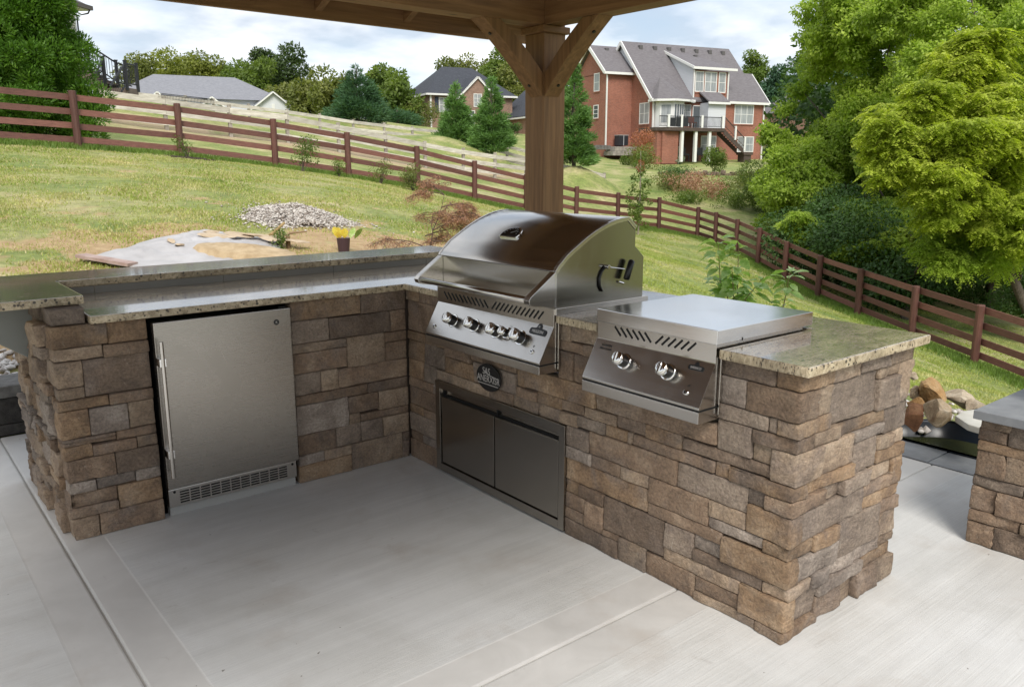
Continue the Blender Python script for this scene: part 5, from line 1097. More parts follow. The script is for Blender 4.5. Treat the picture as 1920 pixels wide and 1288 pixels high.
# cream house with dark stairs on the left
O4 = Vector((6.85, 38.4, 4.4)); h4 = empty('cream_house', 'cream sided house corner above the big evergreen', 'house', tuple(O4))
f4 = Frame(tuple(O4), 45)
f4.box(pz := MB(), -11, 0, -1.5, 0, 8, 3.86); pz.build('wall', SIDING2, h4)
q = [f4.p(-11.5, -.5, 4.0), f4.p(.5, -.5, 4.0), f4.p(.5, 8.5, 4.0), f4.p(-11.5, 8.5, 4.0), f4.p(-7, 4, 6.6), f4.p(-4, 4, 6.6)]
mb = MB(); mb.v = [tuple(a) for a in q]; mb.f = [(0, 1, 5, 4), (1, 2, 5), (2, 3, 4, 5), (3, 0, 4), (0, 3, 2, 1)]; mb.build('roof', SH_GR, h4)
f4.box(pz := MB(), -11.5, -.56, 3.84, .56, -.44, 4.02); f4.box(pz, .44, -.5, 3.84, .56, 8.5, 4.02); pz.build('gutter', mat('brown_gutter', (.09, .07, .06), .5), h4)
f4.box(pz := MB(), -11.4, -.44, 3.80, .44, .0, 3.84); pz.build('soffit', WHT, h4); f4.box(pz := MB(), -.10, -.03, -1, .02, .0, 3.8); f4.box(pz, -11, -.02, 3.5, 0, .0, 3.8); pz.build('corner_board', WHT, h4)
MB().tube([f4.p(.45, -.45, 3.84), f4.p(.40, -.40, 3.70), f4.p(.08, -.06, 3.55), f4.p(.06, -.05, .3)], .035, 8).build('downspout', mat('dark_spout', (.04, .04, .045), .5), h4)
f4.window(h4, -1.5, .9, -.62, 3.35, 0, 1, 1, simple('blind', (.42, .37, .27), (.55, .50, .38), 3, .5, 0, vscale=(1, 1, 9)), sill=False, trim=.08); f4.window(h4, -3.0, .9, -2.1, 3.35, 0, 1, 1, PANE, sill=False)
# stairs (their own thing: they stand against the house)
sx_ = empty('deck_stairs', 'dark stairs and landing with black metal railings down from the cream house', 'stairs', tuple(at(220, 150, 37)))
def rail_run(a, b, n, par, hh=.95, rr=.022):
    a, b = Vector(a), Vector(b); mb = MB(); mb.bar(a, b, .07, .06); mb.bar(a - Vector((0, 0, hh - .12)), b - Vector((0, 0, hh - .12)), .05, .05)
    for i in range(n): q = a.lerp(b, (i + .5) / n); mb.bar(q, q - Vector((0, 0, hh - .12)), rr, rr, (0, 1, 0))
    mb.build('railing', DECKB, par)
def rpost(p, par, hh=1.12): p = Vector(p); mb = MB(); mb.bar(p + Vector((0, 0, .08)), p - Vector((0, 0, hh)), .12, .12, (0, 1, 0)); mb.bar(p + Vector((0, 0, .08)), p + Vector((0, 0, .12)), .15, .15, (0, 1, 0)); mb.build('post', DECKB, par)
a0, a1, a2 = at(112, 47, 36.8), at(163, 83, 36.8), at(217, 118, 36.8); b0, b1, b2 = at(108, 62, 35.6), at(141, 74, 35.6), at(193, 111, 35.6)
rail_run(a0, a1, 9, sx_); rail_run(a1, a2, 10, sx_); rail_run(b0, b1, 7, sx_); rail_run(b1, b2, 12, sx_)
for q in (at(123, 54, 36.8), a1, a2, b1, b2): rpost(q, sx_)
c1, c2, c3 = at(234, 119, 35.4), at(255, 124, 36.2), at(206, 163, 34.2)
rail_run(c1, c2, 7, sx_); rail_run(a2, c2 + np.array([-.1, .6, 0]), 5, sx_); rail_run(c1, c3, 9, sx_); rail_run(b2, at(176, 146, 34.4), 8, sx_)
for q in (c1, c2): rpost(q, sx_)
tm = MB()
for i in range(12):
    t0 = i / 12; p0 = Vector(b0).lerp(Vector(b2), t0) - Vector((0, 0, 1.12)); p1 = Vector(a0).lerp(Vector(a2), t0) - Vector((0, 0, 1.12)); dd = Vector(b2) - Vector(b0); dd.z = 0; dd = dd.normalized() * .27
    tm.hexa([p0, p0 + dd, p1 + dd, p1, p0 + Vector((0, 0, .05)), p0 + dd + Vector((0, 0, .05)), p1 + dd + Vector((0, 0, .05)), p1 + Vector((0, 0, .05))])
for A_, B_ in ((b0, b2), (a0, a2)): tm.bar(Vector(A_) - Vector((0, 0, 1.25)), Vector(B_) - Vector((0, 0, 1.25)), .06, .34)
tm.build('treads', simple('stair_boards', (.10, .075, .065), (.16, .12, .105), 5, .8), sx_)
ld = MB(); L1, L2, L3, L4 = Vector(b2), Vector(c1), Vector(c2), Vector(a2) + Vector((0, 0, 0)); zt = min(L1.z, L2.z, L3.z) - 1.0
ld.hexa([Vector((p.x, p.y, zt - .35)) for p in (L1, L2, L3, L4)] + [Vector((p.x, p.y, zt)) for p in (L1, L2, L3, L4)]); ld.build('landing', simple('landing_boards', (.12, .09, .08), (.18, .14, .125), 5, .8), sx_)
ld = MB(); ld.hexa([Vector((p.x, p.y, zt - 1.4)) for p in (L1, L2, L3, L4)] + [Vector((p.x, p.y, zt - .36)) for p in (L1, L2, L3, L4)]); ld.build('skirt', simple('skirt_boards', (.16, .11, .095), (.22, .16, .14), 5, .8, vscale=(1, 1, 5)), sx_)
# ------------------------------------------------------------------ vegetation
def leaves(name, P, A, Nn, L, Wd, m, par=None, fold=.0):
    "rhombic leaves: base P, direction A, normal-ish Nn, lengths L, widths Wd"
    A = A / np.linalg.norm(A, axis=1, keepdims=True); Sd = np.cross(A, Nn); Sd /= (np.linalg.norm(Sd, axis=1, keepdims=True) + 1e-9)
    L = np.asarray(L).reshape(-1, 1) * np.ones((len(P), 1)); Wd = np.asarray(Wd).reshape(-1, 1) * np.ones((len(P), 1))
    V = np.stack([P, P + A * L * .45 + Sd * Wd / 2, P + A * L, P + A * L * .45 - Sd * Wd / 2], 1).reshape(-1, 3)
    return from_np(name, V, np.arange(len(P) * 4).reshape(-1, 4), m, par)
def unit(n): v = rng.normal(size=(n, 3)); return v / np.linalg.norm(v, axis=1, keepdims=True)
def blob_leaves(cs, rs, n, squash=.75, shell=.5):
    "n leaf positions spread over ellipsoidal clumps cs (k,3), radii rs; returns P and outward dirs"
    cs = np.asarray(cs); rs = np.asarray(rs); w = rs ** 2; k = rng.choice(len(cs), n, p=w / w.sum()); d = unit(n)
    rad = rs[k] * (shell + (1 - shell) * rng.random(n)) ** .7
    P = cs[k] + d * rad[:, None] * np.array([1, 1, squash]); return P, d
def crown(name, par, cs, rs, n, L, Wd, m, squash=.7, droop=.25):
    P, d = blob_leaves(cs, rs, n, squash); A = d * .6 + unit(n) * .8; A[:, 2] -= droop; Nn = d + unit(n) * .6; Nn[:, 2] += .5
    return leaves(name, P, A, Nn, rng.uniform(.7, 1.25, n) * L, rng.uniform(.7, 1.2, n) * Wd, m, par)
def lobes(c, R_, H, k, r0, r1, bias=0):
    "clump centres inside an upright ellipsoid crown"
    d = unit(k); rr = rng.random(k) ** .45; P = np.array(c) + d * rr[:, None] * np.array([R_, R_, H]) * .88; return P, rng.uniform(r0, r1, k)
def trunk(par, base, topp, r, m=None, limbs=(), n=8):
    b = Vector(base); t_ = Vector(topp); mid = b.lerp(t_, .5) + Vector((random.uniform(-.1, .1), random.uniform(-.1, .1), 0)) * (t_ - b).length * .3
    mb = MB(); mb.tube([b - Vector((0, 0, .3)), b, mid, t_], [r * 1.4, r * 1.1, r * .75, r * .3], n)
    for q in limbs: q = Vector(q); s = b.lerp(t_, random.uniform(.35, .8)); mb.tube([s, s.lerp(q, .5) + Vector((0, 0, .1)), q], [r * .42, r * .28, r * .08], 6)
    return mb.build('trunk', m or BARK, par, smooth=True)
LF = {'yel': leafmat('leaves_yellow_green', (.235, .31, .035), (.39, .46, .06), (.58, .62, .13), .55, .45),
      'mi2': leafmat('leaves_fresh_green', (.20, .29, .04), (.32, .43, .06), (.46, .55, .10), .5, .45),
      'mid': leafmat('leaves_mid_green', (.075, .12, .022), (.125, .185, .035), (.20, .26, .055), .5, .4),
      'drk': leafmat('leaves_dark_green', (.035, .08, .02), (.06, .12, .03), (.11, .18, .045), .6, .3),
      'blu': leafmat('leaves_blue_green', (.035, .085, .05), (.06, .125, .07), (.09, .165, .09), .8, .3),
      'oli': leafmat('leaves_olive', (.10, .13, .03), (.17, .195, .05), (.25, .26, .08), .25, .35),
      'oak': leafmat('leaves_oak', (.03, .06, .016), (.055, .09, .024), (.09, .13, .035), .3, .3),
      'pin': leafmat('pine_needles', (.085, .17, .05), (.14, .26, .075), (.21, .35, .12), .8, .3, .6),
      'pbl': leafmat('blue_pine_needles', (.035, .085, .04), (.065, .14, .065), (.11, .20, .095), .8, .25, .6),
      'arb': leafmat('evergreen_sprays', (.04, .10, .010), (.075, .17, .016), (.15, .27, .03), 2.2, .3, .5),
      'sap': leafmat('sapling_leaves', (.22, .40, .09), (.42, .60, .20), (.74, .82, .52), 14, .35, .3),
      'red': leafmat('russet_leaves', (.25, .085, .045), (.38, .14, .08), (.50, .25, .14), 5, .3),
      'blk': leafmat('shade_leaves', (.02, .045, .012), (.035, .07, .02), (.06, .10, .028), .6, .3),
      'ygr': leafmat('leaves_soft_yellow', (.14, .17, .03), (.22, .25, .05), (.31, .33, .08), .3, .4),
      'sil': leafmat('silver_green_leaves', (.16, .22, .15), (.28, .34, .25), (.42, .47, .37), 2, .3),
      'brn': leafmat('rusty_twigs', (.26, .13, .08), (.40, .22, .14), (.50, .30, .20), 6, .2)}

grass('lawn_grass', 1300000, (-12, 26, -4, 20), .018, .048, 8, GR1); bpy.data.objects['lawn_grass']['kind'] = 'stuff'; bpy.data.objects['lawn_grass']['label'] = 'short mown green grass blades of the lawn'
grass('dry_grass', 500000, (-12, 18, 0, 20), .018, .045, 8, GR2, keep=lambda x, y: (x < 4 + y * .55)); bpy.data.objects['dry_grass']['kind'] = 'stuff'; bpy.data.objects['dry_grass']['label'] = 'dry straw coloured grass on the upper lawn'
# longer tufts at the foot of the brown fence
_n = 60000; tt = rng.random(_n); seg = rng.integers(0, len(FP) - 1, _n); q = FP[seg] * (1 - tt[:, None]) + FP[seg + 1] * tt[:, None]; q = q[:, :2] + rng.normal(0, .3, (_n, 2))
z = gz(q[:, 0], q[:, 1]); h = rng.uniform(.05, .16, _n); B = np.c_[q, z]; a = rng.uniform(0, 6.28, _n); s = np.c_[np.cos(a), np.sin(a), a * 0] * .010
T_ = B + np.c_[rng.normal(0, .04, (_n, 2)), h]; o = from_np('fence_line_grass', np.stack([B - s, B + s, T_], 1).reshape(-1, 3), np.arange(_n * 3).reshape(-1, 3), leafmat('deep_grass', (.10, .17, .03), (.20, .29, .06), scale=1.2)); tag(o, 'longer green grass along the foot of the brown fence', 'grass', kind='stuff')

# --- the big drooping trees on the right: sprays of pinnate leaves over layered boughs
def spray_tree(name, label, lob, n_sp, m, base, r_tr, Ls=.42, grp='big leafy trees along the right side', lf=.085, wf=.030, shell=.35, plain=0):
    "lob: list of (px, py, depth, radius)"
    root = empty(name, label, 'tree', tuple(base), grp)
    cs = np.array([at(a, b, c) for a, b, c, r in lob]); rs = np.array([r for *_, r in lob])
    # split each lobe in sub boughs for a broken outline
    kk = []; kr = []
    for c, r in zip(cs, rs):
        k = 10; d = unit(k); d[:, 2] *= .8; kk.append(c + d * r * .75); kr.append(np.full(k, r * .42)); kk.append(c[None]); kr.append([r * .6])
    kk = np.concatenate(kk); kr = np.concatenate(kr)
    if plain:
        P, d = blob_leaves(kk, kr, plain, .7, shell); A = d * .7 + unit(plain) * .7; A[:, 2] -= .35; Nn = d * .8 + unit(plain) * .5; Nn[:, 2] += .7; to = (CAM - P) / np.linalg.norm(CAM - P, axis=1, keepdims=True); Nn += to * .35
        leaves('crown', P, A, Nn, rng.uniform(.65, 1.25, plain) * lf, rng.uniform(.8, 1.2, plain) * wf, m, root); trunk(root, base, tuple(cs.mean(0)), r_tr, limbs=[tuple(c) for c in cs[::7]]); return root
    P, d = blob_leaves(kk, kr, n_sp, .55, shell)
    out_ = d * np.array([1, 1, .3]); out_ += (np.array([CAM[0], CAM[1], 0]) - P * np.array([1, 1, 0])) / 40; A = out_ + unit(n_sp) * .35; A[:, 2] -= .45; A /= np.linalg.norm(A, axis=1, keepdims=True)
    L = rng.uniform(.6, 1.2, n_sp) * Ls; k = 6
    t_ = np.linspace(.12, 1, k)[None, :, None]; sag = np.zeros((n_sp, k, 3)); sag[..., 2] = -(t_[..., 0] ** 2) * (L * .22)[:, None]
    X = P[:, None] + A[:, None] * t_ * L[:, None, None] + sag
    up_ = np.array([0, 0, 1.0]) + unit(n_sp) * .3; Sd = np.cross(A, up_); Sd /= np.linalg.norm(Sd, axis=1, keepdims=True)
    PP_, AA, NN = [], [], []
    for sgn in (1, -1):
        a_ = A[:, None] * .55 + Sd[:, None] * sgn; a_ = np.repeat(a_, k, 1) + rng.normal(0, .15, (n_sp, k, 3)); a_[..., 2] -= .35
        PP_.append(X.reshape(-1, 3)); AA.append(a_.reshape(-1, 3)); NN.append(np.repeat(up_[:, None], k, 1).reshape(-1, 3))
    PP_ = np.concatenate(PP_); AA = np.concatenate(AA); NN = np.concatenate(NN); n = len(PP_)
    leaves('crown', PP_, AA, NN, rng.uniform(.7, 1.2, n) * lf, rng.uniform(.8, 1.2, n) * wf, m, root)
    trunk(root, base, tuple(cs.mean(0)), r_tr, limbs=[tuple(c) for c in cs[::3]]); return root
rnd = random.Random(21)
FX = [a[0] for a in FPX_POSTS[11:]]; FD = [a[2] for a in FPX_POSTS[11:]]
def region(poly, n, D0, D1, r0, r1):
    "lobes inside an outline (photo pixels) each at its own distance"
    xs = [p[0] for p in poly]; ys2_ = [p[1] for p in poly]; out_ = []
    def inside(x, y):
        c = False; j = len(poly) - 1
        for i in range(len(poly)):
            if (poly[i][1] > y) != (poly[j][1] > y) and x < (poly[j][0] - poly[i][0]) * (y - poly[i][1]) / (poly[j][1] - poly[i][1]) + poly[i][0]: c = not c
            j = i
        return c
    while len(out_) < n:
        x, y = rnd.uniform(min(xs), max(xs)), rnd.uniform(min(ys2_), max(ys2_))
        if inside(x, y):
            D = rnd.uniform(D0, D1); r = rnd.uniform(r0, r1)
            if x > 1400 and y > 380 and D0 > 20.5: D = max(D, float(np.interp(x, FX, FD)) + r + 1.2)      # keep clear of the fence
            out_.append((x, y, D, r))
    return out_
def gbase(px, py, D): p = at(px, py, D); return (p[0], p[1], g1(p[0], p[1]))
TA = region([(1545, -60), (1530, 60), (1512, 170), (1540, 260), (1470, 250), (1440, 330), (1450, 400), (1520, 430), (1640, 450), (1760, 420), (1800, 200), (1800, -80)], 74, 30.5, 34.5, .75, 1.35)
TA += [(1527, 20, 33, .8), (1518, 75, 33, .7), (1536, 115, 33, .9), (1500, 165, 34, .55), (1452, 262, 32, .6), (1470, 200, 34, .5), (1440, 250, 32, .5)]
spray_tree('leafy_tree', 'tall mid green tree, leftmost of the big trees behind the brown fence', TA, 34000, LF['mi2'], gbase(1620, 540, 34), .15, .34, lf=.15, wf=.085, plain=230000)
TB = region([(1760, 90), (1700, 160), (1640, 230), (1680, 320), (1740, 400), (1800, 470), (1960, 500), (1990, 60), (1900, 30)], 50, 18.8, 22.5, .3, .72)
TB += [(1665, 245, 19, .45), (1695, 300, 19, .55), (1650, 320, 19, .35), (1790, 120, 20, .6), (1720, 190, 19.5, .5), (1850, 250, 19, .7), (1760, 330, 18.5, .6), (1800, 260, 18.5, .7), (1720, 270, 18.8, .5), (1850, 90, 20, .6)]
spray_tree('leafy_tree', 'bright yellow green tree with drooping feathery boughs at the right edge', TB, 24000, LF['yel'], gbase(1960, 600, 23), .14, .26, lf=.10, wf=.046)
TC = region([(1620, -120), (1640, 40), (1700, 140), (1800, 200), (2050, 200), (2050, -160)], 40, 24, 27, .7, 1.2)
spray_tree('leafy_tree', 'tall fresh green tree whose top fills the upper right corner', TC, 18000, LF['mi2'], gbase(1850, 640, 29), .15, .32, lf=.12, wf=.07, plain=170000)
TD = region([(1560, 395), (1620, 380), (1720, 420), (1740, 460), (1640, 460), (1560, 440)], 12, 27, 30, .5, .9) + region([(1740, 450), (1850, 440), (1910, 460), (1900, 510), (1800, 510), (1760, 490)], 10, 20, 22, .35, .55)
spray_tree('low_tree', 'low olive boughs hanging just above the right run of brown fence', TD, 7000, LF['mi2'], gbase(1700, 560, 24), .12, .28, lf=.085, wf=.038)
TE = region([(1850, 300), (1990, 280), (1990, 420), (1880, 420)], 5, 21, 24, .6, .8)
# dark shady wood behind and below
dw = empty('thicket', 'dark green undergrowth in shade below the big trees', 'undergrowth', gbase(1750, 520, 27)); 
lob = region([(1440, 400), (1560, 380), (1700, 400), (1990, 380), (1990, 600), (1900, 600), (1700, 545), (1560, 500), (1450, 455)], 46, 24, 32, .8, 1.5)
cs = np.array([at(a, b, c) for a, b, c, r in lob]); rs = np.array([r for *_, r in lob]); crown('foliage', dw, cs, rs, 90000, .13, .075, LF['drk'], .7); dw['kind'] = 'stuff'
TF = region([(1470, 400), (1560, 400), (1640, 440), (1760, 450), (1800, 500), (1700, 510), (1560, 460)], 16, 25, 27, .45, .8)
spray_tree('low_tree', 'pale green low tree leaning over the middle of the right fence run', TF, 9000, LF['mi2'], gbase(1640, 520, 28), .10, .28, lf=.10, wf=.046)
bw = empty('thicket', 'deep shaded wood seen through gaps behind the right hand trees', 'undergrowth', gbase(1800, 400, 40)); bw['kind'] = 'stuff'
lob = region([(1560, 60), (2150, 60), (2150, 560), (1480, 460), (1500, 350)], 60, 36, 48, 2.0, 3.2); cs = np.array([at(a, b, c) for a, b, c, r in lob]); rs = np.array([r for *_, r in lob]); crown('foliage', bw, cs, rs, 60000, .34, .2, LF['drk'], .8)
for nm, lab, poly, n, D0, D1, r0, r1, mk, cnt, L_, grp in (
    ('bush', 'blue green bushy mass at the left foot of the big trees', [(1485, 375), (1560, 365), (1620, 430), (1560, 440), (1475, 420)], 14, 33, 36, .6, 1.0, 'blu', 20000, .10, None),
    ('bush', 'low sunlit shrubs with pale seed heads just behind the brown fence', [(1440, 415), (1480, 410), (1560, 450), (1640, 480), (1640, 500), (1540, 475), (1460, 435)], 18, 29, 32, .25, .45, 'mid', 14000, .07, None),
    ('bush', 'dense dark green bush right of the scrubby bank', [(1395, 330), (1420, 318), (1440, 350), (1445, 400), (1410, 400)], 8, 42, 45, .6, 1.0, 'mid', 9000, .11, None),
    ('bush', 'dark ground hugging shrubs at the lower right behind the fence', [(1780, 500), (1990, 500), (1990, 600), (1880, 560), (1780, 530)], 18, 22, 26, .4, .8, 'drk', 26000, .08, None)):
    lob = region(poly, n, D0, D1, r0, r1); cs = np.array([at(a, b, c) for a, b, c, r in lob]); rs = np.array([r for *_, r in lob]); rt_ = empty(nm, lab, 'bush', tuple(cs.mean(0)), grp); crown('foliage', rt_, cs, rs, cnt, L_, L_ * .5, LF[mk], .8)

# --- broadleaf trees on the skyline: (px, py of crown centre, depth, radius m, half height m, leaf kind, label)
def far_tree(px, py, D, Rr, H, mk, label, n=5200, L_=.42, k=22, grp='trees on the skyline'):
    c = at(px, py, D); b = (c[0], c[1], g1(c[0], c[1])); root = empty('broadleaf_tree', label, 'tree', b, grp)
    P, r_ = lobes(c, Rr, H, k, Rr * .28, Rr * .5); crown('crown', root, P, r_, n, L_, L_ * .6, LF[mk], .85); trunk(root, b, tuple(c), Rr * .07, n=6); return root
FT = [(262, 162, 112, 3.2, 4.0, 'oli', 'yellow green tree just right of the black stair landing'), (290, 152, 118, 3.6, 4.2, 'oli', 'second rounded yellow green tree above the left end of the grey roof'),
      (318, 148, 112, 3.4, 4.6, 'ygr', 'brightest yellow green tree above the grey roof ridge, third from the left'), (350, 150, 120, 3.6, 4.4, 'oli', 'broad olive tree above the middle of the grey roof'),
      (388, 147, 110, 2.8, 4.0, 'ygr', 'narrower yellow tree above the right half of the grey roof'), (420, 150, 118, 2.6, 3.2, 'oli', 'small pointed olive tree near the right end of the grey ridge'),
      (442, 155, 108, 2.4, 2.8, 'mid', 'dark pointed tree at the right end of the grey ridge'), (478, 165, 100, 3.0, 3.4, 'mid', 'rounded green tree left of the two dark oaks'),
      (500, 145, 108, 2.6, 4.2, 'oak', 'left one of the two dark oaks'), (543, 152, 104, 3.3, 4.6, 'oak', 'right, wider one of the two dark oaks'),
      (540, 192, 92, 2.8, 2.4, 'oli', 'low olive tree in front of the dark oaks'), (600, 185, 84, 3.0, 3.4, 'oli', 'broad olive yellow tree right of the white gable'),
      (632, 190, 78, 2.2, 3.0, 'oli', 'smaller olive tree between the white gable and the blue pine'), (745, 195, 80, 2.6, 4.0, 'mid', 'airy pale green tree between the blue pine and the tan house'),
      (722, 175, 88, 2.0, 3.4, 'mid', 'thin green tree just right of the blue pine'), (857, 140, 120, 3.4, 2.2, 'oli', 'tree tops peeping over the dark hip roof'),
      (945, 140, 110, 3.2, 4.6, 'mid', 'tall green tree behind the tan house, left of the cedar post'), (975, 165, 104, 2.8, 4.0, 'oli', 'olive tree touching the left edge of the cedar post'),
      (925, 150, 116, 2.2, 3.0, 'oli', 'small tree at the right end of the dark hip roof'), (1085, 145, 112, 3.0, 5.0, 'mid', 'green tree between the cedar post and the red brick gable'),
      (1412, 145, 125, 2.6, 3.6, 'mid', 'rounded tree just right of the brick house roof'), (1447, 175, 120, 2.6, 3.4, 'blu', 'greyish tree behind the right corner of the brick house'), (1475, 165, 118, 2.8, 4.0, 'blu', 'greyish tree touching the big right hand trees')]
for a in FT: far_tree(*a)

# --- conifers
def conifer(px, py0, py1, D, halfw, mk, label, n=9000, L_=.30, Wd=.05, name='pine_tree', grp='young pines beyond the pale fence', blunt=.12):
    b = at(px, py1, D); t_ = at(px, py0, D); b = np.array([b[0], b[1], g1(b[0], b[1])]); H = t_[2] - b[2]; root = empty(name, label, 'tree', tuple(b), grp)
    k = 46; cs = []; rs = []
    for i in range(k * 3):
        u = (i + .5) / (k * 3); w_ = halfw * ((1 - u) ** .75 + blunt * (1 - u)) * rng.uniform(.62, 1.08); a = rng.uniform(0, 6.28); cs.append(b + np.array([math.cos(a) * w_ * .72, math.sin(a) * w_ * .72, H * (.03 + .93 * u)])); rs.append(max(.12, w_ * .42))
    cs.append(b + np.array([0, 0, H * .97])); rs.append(.12)
    P, d = blob_leaves(cs, rs, n, .6, .2); rad = P - b; rad[:, 2] = 0; A = rad / (np.linalg.norm(rad, axis=1, keepdims=True) + .1) + unit(n) * .7; A[:, 2] += .45
    leaves('crown', P, A, unit(n), rng.uniform(.7, 1.2, n) * L_, Wd, LF[mk], root); trunk(root, b, b + np.array([0, 0, H * .93]), halfw * .06 + .03, n=6); return root
conifer(856, 158, 262, 50, 1.25, 'pin', 'young pine, leftmost of the three beyond the pale fence', 12000)
conifer(922, 146, 285, 47, 1.25, 'pin', 'taller young pine between the leftmost one and the cedar post', 14000)
conifer(1076, 120, 307, 42, 1.15, 'pin', 'young pine partly hidden by the right side of the cedar post', 15000)
conifer(672, 124, 228, 62, 2.3, 'pbl', 'wide blue green pine left of the tan brick house', 15000, .36, .06, grp='pines near the houses', blunt=.12)
conifer(745, 205, 236, 74, 1.8, 'pbl', 'low dark evergreen at the left corner of the tan house', 6000, .34, .06, grp='pines near the houses', blunt=.4)
# big evergreen by the fence on the left
rt_ = empty('evergreen_tree', 'huge dense bright green arborvitae filling the upper left corner', 'tree', gbase(60, 262, 21.5)); b = np.array(gbase(60, 262, 21.5)); cs = []; rs = []
for i in range(380):
    u = rng.random() ** 1.05; z_ = 6.2 * u; w_ = 1.95 * (1 - u * .74) * (1 if u > .06 else .8); a = rng.uniform(0, 6.28); rr = w_ * rng.uniform(.3, .98); cs.append(b + np.array([math.cos(a) * rr, math.sin(a) * rr, z_])); rs.append(rng.uniform(.26, .48))
for (px, py) in ((150, 235), (168, 250), (130, 205), (175, 215), (160, 180), (110, 150), (135, 165), (140, 240), (100, 110), (90, 70), (120, 130)): cs.append(at(px, py, 21.3)); rs.append(.40)
n = 170000; P, d = blob_leaves(cs, rs, n, 1.0, .45); A = d * .7 + unit(n) * .5; A[:, 2] += .35; leaves('crown', P, A, d + unit(n) * .5, rng.uniform(.6, 1.3, n) * .115, rng.uniform(.7, 1.2, n) * .038, LF['arb'], rt_); trunk(rt_, b, b + np.array([0, 0, 5]), .14)

# --- shrubs
def shrub(px, py, D, w, h, mk, label, n=1600, L_=.06, grp=None, cat='shrub', name='shrub', stem=True, k=10, aspect=.6, spread=1):
    b = at(px, py, D); b = np.array([b[0], b[1], g1(b[0], b[1])]); root = empty(name, label, cat, tuple(b), grp); d = unit(k)
    P = b + np.c_[d[:, :2] * w * .45 * rng.random((k, 1)) ** .5, rng.uniform(.22, .92, k) * h]; crown('leaves', root, P, rng.uniform(.16, .30, k) * w * spread, n, L_, L_ * aspect, LF[mk], .9)
    if stem:
        mb = MB()
        for q in P[:7]: mb.tube([b - np.array([0, 0, .05]), b + (q - b) * .5 + np.array([0, 0, .04]), q], [.012, .008, .003], 5)
        mb.build('stems', BARK, root)
    return root
G_ = 'small shrubs planted along the brown fence'
shrub(352, 297, 20.3, .55, .50, 'mid', 'tiny sapling with few leaves in a mulch ring beside the second fence post', 260, .05, G_)
shrub(567, 318, 21.5, .85, .85, 'mid', 'loose bright green shrub between the third and fourth fence posts', 900, .055, G_)
shrub(636, 331, 22.6, .45, .45, 'mid', 'small green shrub just left of the fourth fence post', 420, .05, G_)
shrub(714, 334, 23.5, .75, .75, 'oli', 'thin olive shrub midway between fence posts left of the cedar post', 500, .055, G_)
shrub(775, 352, 23.6, .75, .80, 'oli', 'bushier olive shrub with yellow base in front of a fence post', 1300, .055, G_)
mr_ = at(356, 300, 20.2); P_ = np.c_[mr_[0] + rng.normal(0, .22, 260), mr_[1] + rng.normal(0, .18, 260), np.zeros(260)]; P_[:, 2] = gz(P_[:, 0], P_[:, 1]) + .01; tag(pebbles('mulch_ring', P_, rng.uniform(.02, .04, 260), SOIL, 9), 'dark mulch ring round the tiny sapling by the second fence post', 'mulch', kind='stuff')
G2 = 'shrubs near the brick house'
shrub(1243, 303, 69, 2.1, 1.15, 'sil', 'silvery green mound left of the deck columns', 2600, .13, G2); shrub(1268, 303, 69, 1.7, 1.25, 'sil', 'second silvery shrub against the first deck column', 2200, .13, G2)
shrub(1337, 335, 55, 2.0, 2.2, 'mid', 'loose tall green bush on the bank below the brick house', 2600, .12, G2); shrub(1434, 300, 76, 2.0, 1.3, 'drk', 'clipped dark bush at the right corner of the brick house', 1600, .14, G2)
shrub(797, 244, 80, 3.2, 2.6, 'oli', 'bare looking grey olive shrub before the tan house wall', 2600, .16, G2); shrub(962, 252, 79, 1.6, .9, 'drk', 'clipped dark shrub below the garage window', 1200, .14, G2); shrub(1178, 300, 62, 1.3, .6, 'mid', 'low shrub under the block ledge', 700, .12, G2)
for i, (px, py, D, w, h, mk, lab) in enumerate(((1250, 352, 47, 2.6, .9, 'oli', 'dry yellowish scrub at the left end of the bank'), (1285, 358, 47, 3.0, 1.1, 'brn', 'brown dry brush in the middle of the bank'), (1318, 372, 46, 2.8, 1.2, 'brn', 'brown brush patch lower on the bank'),
        (1360, 365, 47, 2.6, 1.3, 'oli', 'olive scrub right of the brown brush'), (1375, 395, 44, 2.4, 1.1, 'mid', 'green scrub at the low end of the bank'), (1290, 372, 44, 2.2, .6, 'mid', 'bright low weeds at the foot of the bank'), (1268, 340, 51, 2.6, .8, 'drk', 'dark weeds along the top left of the bank'), (1405, 345, 50, 2.4, 1.0, 'oli', 'olive weeds at the top right of the bank'))):
    shrub(px, py, D, w * 1.15, h * .8, mk, lab, 2000, .10, 'scrub on the bank', stem=False, k=26, spread=.6)
bk = empty('bank_stones', 'dark stacked stones along the top of the bank below the brick house', 'wall', tuple(at(1330, 325, 54)))
for i in range(34):
    px = 1238 + i * 5.6; p = at(px, 326 + (i % 3) * 3, 54); block(p - np.array([.11, .12, .1]), p + np.array([.11, .12, .12 + .1 * (i % 2)]), 900 + i, ST['d'], bk, amp=.03, r=.03, step=.2)
